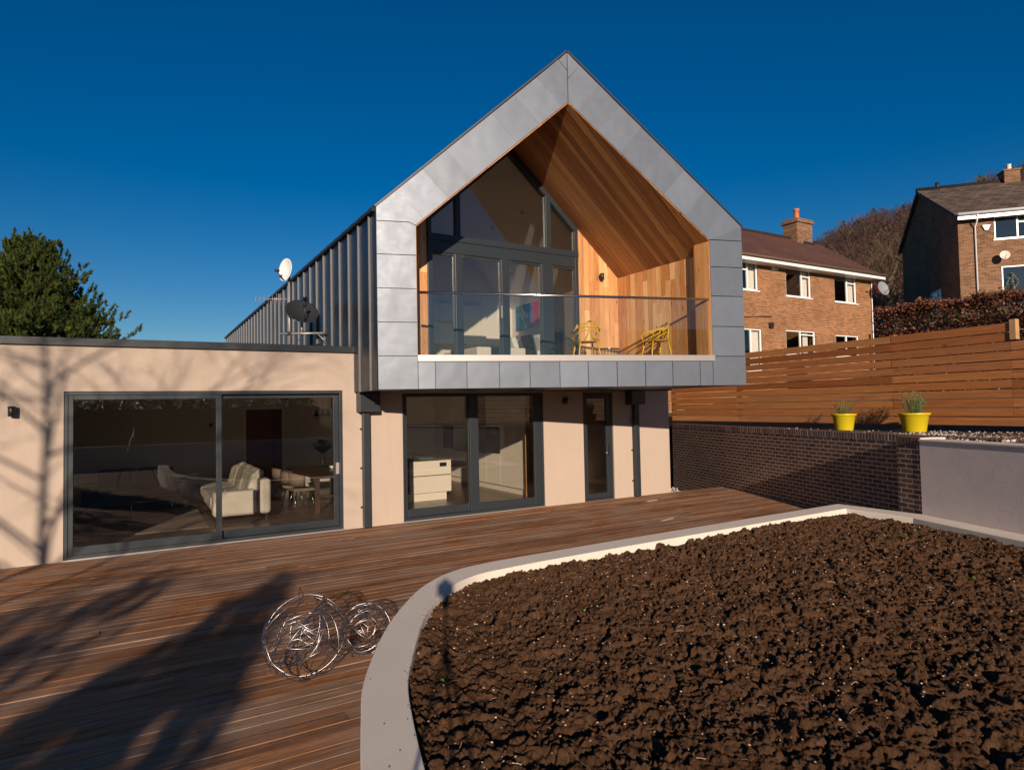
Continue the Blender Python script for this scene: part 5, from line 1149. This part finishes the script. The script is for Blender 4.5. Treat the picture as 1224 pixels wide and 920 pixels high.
def baretree(loc, h, label, name='bare_tree', depth=4, droop=.02, seed=1, r=None, mat='twig', lean=(0,0), nb=9):
    random.seed(seed); t = thing(name, label, 'tree', loc); b = MB(); c = Vector(loc); r = r or h*.014
    pts = [c + Vector((lean[0]*k/6 + random.gauss(0, .05)*k/3, lean[1]*k/6 + random.gauss(0,.05)*k/3, h*.8*k/6)) for k in range(7)]
    b.tube([c-Vector((0,0,.5))]+pts, [r*1.2]+[r*(1-.8*k/6) for k in range(7)], 9); fix(t, b, 'trunk', M[mat])
    b = MB()
    for i in range(nb):
        f_ = .25 + .75*i/nb; j = min(5, int(f_*6)); pos = pts[j].lerp(pts[j+1], f_*6-j); a = i*2.4+random.random(); nd = Vector((math.cos(a), math.sin(a), random.uniform(.5, .9))).normalized(); branchy(b, None, pos, nd, h*.34*(1.15-.6*f_), r*.45*(1.2-.7*f_), depth-1, .5, .5, droop)
    fix(t, b, 'crown', M[mat]); return t
def shoots(b, base, L, n, rr, ln, tone, updir):
    for i in range(n):
        f_ = random.random(); p = base + updir*L*f_; a = random.random()*6.283; side = Vector((math.cos(a), math.sin(a), 0)); dd_ = (side*(1.0-.35*f_) + updir*(.55+.6*f_)).normalized()
        l = ln*random.uniform(.7, 1.15)*(1-.25*f_); w_ = dd_.orthogonal().normalized()*rr
        b.add([p-w_, p+w_, p+dd_*l], [(0,1,2)], min(1, max(0, tone + .38*f_ - .22 + random.gauss(0,.10))))
def pinetree(loc, h, rad, label, seed, nsh=900, trunk=True, z0=.15, needles=64):
    random.seed(seed); t = thing('pine_tree', label, 'tree', loc); c = Vector(loc); b = MB(); b.tube([c-Vector((0,0,.4)), c+Vector((0,0,h*.5)), c+Vector((0,0,h*.93))], [h*.022, h*.014, h*.003], 10); fix(t, b, 'trunk', M['barkpine'])
    lb = MB(); b = MB(); lv = 0
    nw = max(8, int(h/.42)); tot = 0
    for wv in range(nw):
        f_ = z0 + (1-z0)*wv/nw; z = h*f_; rmax = rad*(1-f_)**.82*1.05+.06; nb = 8 if f_ < .8 else 6
        for k in range(nb):
            a = k*6.283/nb + wv*1.1 + random.gauss(0, .2); L = rmax*random.uniform(.78, 1.12); out = Vector((math.cos(a), math.sin(a), 0)); p0 = c + Vector((0,0,z)); p1 = p0 + out*L*.6 + Vector((0,0,L*.12)); p2 = p0 + out*L + Vector((0,0,L*.42))
            lb.tube([p0, p1, p2], [.03, .02, .008], 5, cap=False)
            ns = max(4, int(nsh*L/(nw*nb*rad*.62)))
            for s_ in range(ns):
                g_ = random.uniform(.22, 1)**.7; pos = p0.lerp(p1, g_/.6) if g_ < .6 else p1.lerp(p2, (g_-.6)/.4); pos = pos + Vector((random.gauss(0,.16), random.gauss(0,.16), random.gauss(0,.10)))*(.4+g_)
                up_ = (Vector((0,0,1)) + out*random.uniform(.1, .55) + Vector((random.gauss(0,.2), random.gauss(0,.2), 0))).normalized(); shoots(b, pos, random.uniform(.16, .30), needles, .016, .13, .30+.22*g_+random.gauss(0,.05), up_)
    fix(t, lb, 'limbs', M['barkpine']); fix(t, b, 'crown', M['pine']); return t
pinetree((-2.75, 12.5, -.35), 7.85, 3.7, 'dense green pine with upright shoots behind the flat roof', 21, 5600, z0=.42, needles=54)
# bare tree, conifer and shrubs behind the photographer's left whose shadows fall on deck and wall
baretree((-6.98, -12.9, -.3), 11.2, 'bare birch tree left of the deck near the terrace', 'bare_tree', 5, .02, 31, .080, lean=(.05, .1), nb=20)
def leafbush(b, c, rx, ry, rz, n, l, tone=.5, hollow=.4):
    for i in range(n):
        v = Vector((random.gauss(0,1), random.gauss(0,1), random.gauss(0,1))).normalized()*random.uniform(hollow, 1)**.6; p = Vector(c) + Vector((v.x*rx, v.y*ry, v.z*rz)); d_ = Vector((random.gauss(0,1), random.gauss(0,1), random.gauss(0,1))).normalized(); s_ = d_.orthogonal().normalized()*l*.4
        b.add([p, p+d_*l*.5+s_, p+d_*l, p+d_*l*.5-s_], [(0,1,2,3)], min(1, max(0, random.gauss(tone, .2))))
def bush(name, label, cat, loc, blobs, l, mat, seed, stem=True):
    random.seed(seed); t = thing(name, label, cat, loc); b = MB()
    for (dx, dy, z, rx, rz, n) in blobs: leafbush(b, (loc[0]+dx, loc[1]+dy, loc[2]+z), rx, rx, rz, n, l)
    fix(t, b, 'foliage', M[mat])
    if stem:
        b = MB()
        for (dx, dy, z, rx, rz, n) in blobs: b.tube([Vector(loc), Vector(loc)+Vector((dx*.5, dy*.5, z*.5)), Vector(loc)+Vector((dx, dy, z))], [.04, .03, .012], 6)
        fix(t, b, 'stem', M['twig'])
    return t
bush('laurel_tree', 'dense dark evergreen left of the terrace behind the photographer', 'tree', (-4.95, -16.95, -.3), [(0,0,1.0,.8,1.0,1500),(.0,0,2.2,.85,.9,1500),(.0,0,3.3,.78,.75,1300),(.1,0,3.95,.42,.5,420),(.15,0,4.3,.16,.25,90),(-.4,.1,3.3,.5,.5,400)], .13, 'evergreen', 5)
bush('cherry_laurel', 'loose open evergreen shrub further left behind the terrace', 'shrub', (-6.9, -16.95, -.3), [(0,0,1.2,.85,1.2,700),(.1,0,2.6,.9,1.1,650),(-.4,0,3.7,.7,.9,380),(.35,0,4.2,.45,.7,220)], .16, 'evergreen', 6)
bush('holly_bush', 'holly bush at the far left end of the terrace', 'shrub', (-4.2, -4.9, -.3), [(0,0,.9,.55,.9,900),(-.5,-.3,.8,.6,.8,900),(.1,.1,1.5,.3,.5,260)], .08, 'evergreen', 9)
# beech hedge
random.seed(13); t = thing('beech_hedge', 'clipped copper brown beech hedge behind the timber fence', 'hedge', (21.5, -1.5, 3.0)); b = MB()
ha, hc = Vector((22.1, 1.75, 0)), Vector((19.5, -11.5, 0)); hd_ = (hc-ha).normalized(); hn = Vector((-hd_.y, hd_.x, 0)); HL = (hc-ha).length
for i in range(60000):
    s_ = random.uniform(.9, HL); wv = random.uniform(-.55, .55); f_ = random.random(); side = random.random()
    if side < .45: wv = math.copysign(.55, wv) + random.gauss(0, .07)
    z = 2.2 + 2.9*f_
    if side > .7: z = 5.12 + random.gauss(0, .06)
    z -= s_/HL*.50*(1 if z > 3.5 else 0); z += .06*math.sin(s_*3.1)+.05*math.sin(s_*7.7)
    p = ha + hd_*s_ + hn*wv; p.z = z; d_ = Vector((random.gauss(0,1), random.gauss(0,1), random.gauss(-.3,1))).normalized(); l = random.uniform(.05, .10); q_ = d_.orthogonal().normalized()*l*.42
    b.add([p, p+d_*l*.5+q_, p+d_*l, p+d_*l*.5-q_], [(0,1,2,3)], min(1, max(0, random.gauss(.5, .25))))
fix(t, b, 'foliage', M['beech']); b = MB()
for i in range(26): p = ha + hd_*(i+.5)*HL/26; b.tube([p+Vector((0,0,1.5)), p+Vector((random.gauss(0,.1), random.gauss(0,.1), 4.4-.4*i/26))], .03, 5)
b.obox((ha+hc)/2+Vector((0,0,3.1)), hd_*(HL/2-.9), hn*.28, (0,0,1.3)); fix(t, b, 'stem', M['twig'])
# shrubs and small trees between the two houses
bush('evergreen_shrub', 'rounded dark evergreen shrub at the corner of the orange house', 'shrub', (30.6, 3.3, 4.0), [(0,0,1.2,.9,1.1,1300),(1.0,.2,.8,.8,.9,900)], .10, 'evergreen', 41)
bush('golden_shrub', 'small yellow green shrub beside the beech hedge', 'shrub', (32.3, 3.4, 4.3), [(0,0,.9,.6,.7,700)], .08, 'evergreen', 43)
def twigbush(name, label, loc, w_, h, n, mat, seed, cat='shrub', up=.9):
    random.seed(seed); t = thing(name, label, cat, loc); b = MB(); c = Vector(loc)
    for i in range(n):
        a = random.random()*6.283; q_ = random.random()**.6; base = c + Vector((math.cos(a)*q_*w_*.35, math.sin(a)*q_*w_*.35, 0)); tip = c + Vector((math.cos(a)*q_*w_, math.sin(a)*q_*w_, h*random.uniform(.6, 1)*(1.1-.4*q_))); mid_ = base.lerp(tip, .5) + Vector((random.gauss(0,.08), random.gauss(0,.08), .05)); tone = random.random()
        b.tube([base, mid_, tip], [.013, .009, .004], 3, tone, cap=False, smooth=False)
        for k in range(7):
            p = mid_.lerp(tip, random.random()); d_ = Vector((random.gauss(0,.6), random.gauss(0,.6), up)).normalized()*random.uniform(.12, .35)*h*.5; s_ = d_.orthogonal().normalized()*.007; b.add([p-s_, p+s_, p+d_], [(0,1,2)], tone)
    fix(t, b, 'stems', M[mat]); return t
twigbush('twiggy_shrub', 'pale bare twiggy shrub between hedge and dark gable', (31.0, 1.6, 4.35), 1.5, 1.9, 300, 'yellowtwig', 51)
twigbush('twiggy_shrub', 'pale bare bush below the gable window of the brown house', (32.0, 1.3, 4.6), .9, 1.6, 150, 'yellowtwig', 53)
twigbush('bramble', 'tangled dark leafless bramble at foot of the brown house', (30.7, 1.2, 4.4), .9, 2.0, 120, 'bare', 55)
twigbush('red_stemmed_shrub', 'red twigged shrub in front of the wooded hillside', (44.0, 14.0, 6.0), 2.2, 4.6, 420, 'redtwig', 57)
baretree((38.3, 10.2, 3.5), 6.9, 'lichen pale bare tree between the two brick houses', 'bare_tree', 4, .0, 61, .10, mat='yellowtwig', nb=10)
baretree((46.5, 19.8, 4), 8.2, 'bare brown tree beyond the orange brick house', 'bare_tree', 4, .0, 63, .12, nb=10)
bush('conifer', 'dark green conifer on the slope above the orange house', 'tree', (52.0, 25.5, 5.0), [(0,0,2,1.6,1.8,1300),(0,0,4.0,1.3,1.6,1000),(0,0,5.8,.8,1.4,600)], .22, 'evergreen', 65)
t = thing('climbing_plant', 'thin leafless climber on the front wall of the brown house', 'climbing plant', tuple(q2(2.0, -.1, 4.5))); random.seed(71); b = MB()
for k in range(9):
    x = random.uniform(1.4, 2.9) if k > 2 else 1.55; p = [q2(x, -.08, 4.4)]; 
    for j in range(9): p.append(p[-1] + fdir*random.gauss(.02, .13) + Vector((0,0,random.uniform(.25, .42)*(1 if k < 3 else .8))))
    b.tube(p, .010, 4, random.random(), cap=False)
    for q_ in p:
        for j in range(7): d_ = Vector((random.gauss(0,1), random.gauss(0,1), random.gauss(0,1))).normalized()*.12; s_ = d_.orthogonal().normalized()*.02; b.add([q_-s_, q_+s_, q_+d_], [(0,1,2)], random.random())
fix(t, b, 'stems', M['yellowtwig'])

# ------------------------------------------------------------------ behind the photographer: what the glass reflects
t = thing('stone_cottage', 'coursed stone cottage with slate roof beyond the terrace', 'house', (26, -52, 0)); b = MB(); b.wall((16, -50, 0), (1,0,0), (0,-.4,0), (0, 34), (0, 6.2), [(12, 13.2, 3.4, 4.6), (20, 21.2, 3.4, 4.6)]); b.box(16, 50, -58, -50.5, 0, 6.2); fix(t, b, 'wall', M['stone'])
b = MB(); roofplane(b, (51, -49.5, 6.2), (15, -49.5, 6.2), (15, -54.2, 9.4), (51, -49.5-4.7, 9.4)); roofplane(b, (15, -59, 6.2), (51, -59, 6.2), (51, -54.2, 9.4), (15, -54.2, 9.4)); fix(t, b, 'roof', M['rooftile2'])
t = thing('stone_wall', 'tall sunlit dry stone wall carrying on from the timber fence', 'stone wall', (12.6, -15, 1.4)); b = MB(); b.prism([(xf(-8.6)-.05, -8.6, 1.3), (xf(-26)-.05, -26, 1.3), (xf(-26)+.35, -26, 1.3), (xf(-8.6)+.35, -8.6, 1.3)], (0, 0, 2.3)); fix(t, b, 'wall', M['stone'])
t = thing('terrace_wall', 'low rendered wall along the back of the terrace', 'garden wall', (0, -21.3, 0)); b = MB(); b.box(-9, 9.0, -21.5, -21.2, -.4, .75); fix(t, b, 'wall', M['greyrender'])
random.seed(81); t = thing('garden_hedge', 'tall dark garden hedge behind the terrace wall', 'hedge', (0, -30, 0)); b = MB()
b2 = MB()
for i in range(46):
    x = -22 + i*1.0; z1 = (3.2 if x < 10 else 1.0) + .8*noise.noise(Vector((x*.3, 0, 5)))
    if x < 0: z1 -= .4
    leafbush(b, (x, -30+random.gauss(0,.3), z1*.5+.1), .9, .9, z1*.55, 330, .24, .45, .5)
fix(t, b, 'foliage', M['evergreen']); b2.box(-23, 10, -30.4, -29.6, -.5, 2.4); fix(t, b2, 'stem', M['twig'])
# tripod and camera that made the small shadow on the kerb
t = thing('camera_tripod', 'photographer\'s camera on a tall tripod standing on the deck', 'camera tripod', (0, -11.5, 0)); fwh = Vector((Fw.x, Fw.y, 0)).normalized(); cb = CAM - fwh*.13; sdv = Vector((fwh.y, -fwh.x, 0))
b = MB(); b.obox(cb - Vector((0,0,.01)), sdv*.075, fwh*.04, (0,0,.055)); b.obox(cb + Vector((0,0,.06)), sdv*.03, fwh*.035, (0,0,.022)); fix(t, b, 'camera_body', M['black'], bevel=.01)
b = MB(); b.lathe([(0, 0), (.036, 0), (.04, .06), (0, .06)], cb + fwh*.041, 20, axis=fwh); fix(t, b, 'camera_lens', M['black'])
b = MB(); b.tube([cb - Vector((0,0,.068)), cb - Vector((0,0,.62))], .011, 10); b.obox(cb - Vector((0,0,.12)), sdv*.035, fwh*.03, (0,0,.04)); fix(t, b, 'centre_column', M['black'])
for k in range(3):
    a = k*2.094 + .3; top = cb - Vector((0,0,.42)); ft = Vector((cb.x+math.cos(a)*.62, cb.y+math.sin(a)*.62, .012)); b = MB(); b.tube([top, top.lerp(ft, .5), ft], [.011, .009, .008], 8); fix(t, b, 'leg', M['black'])
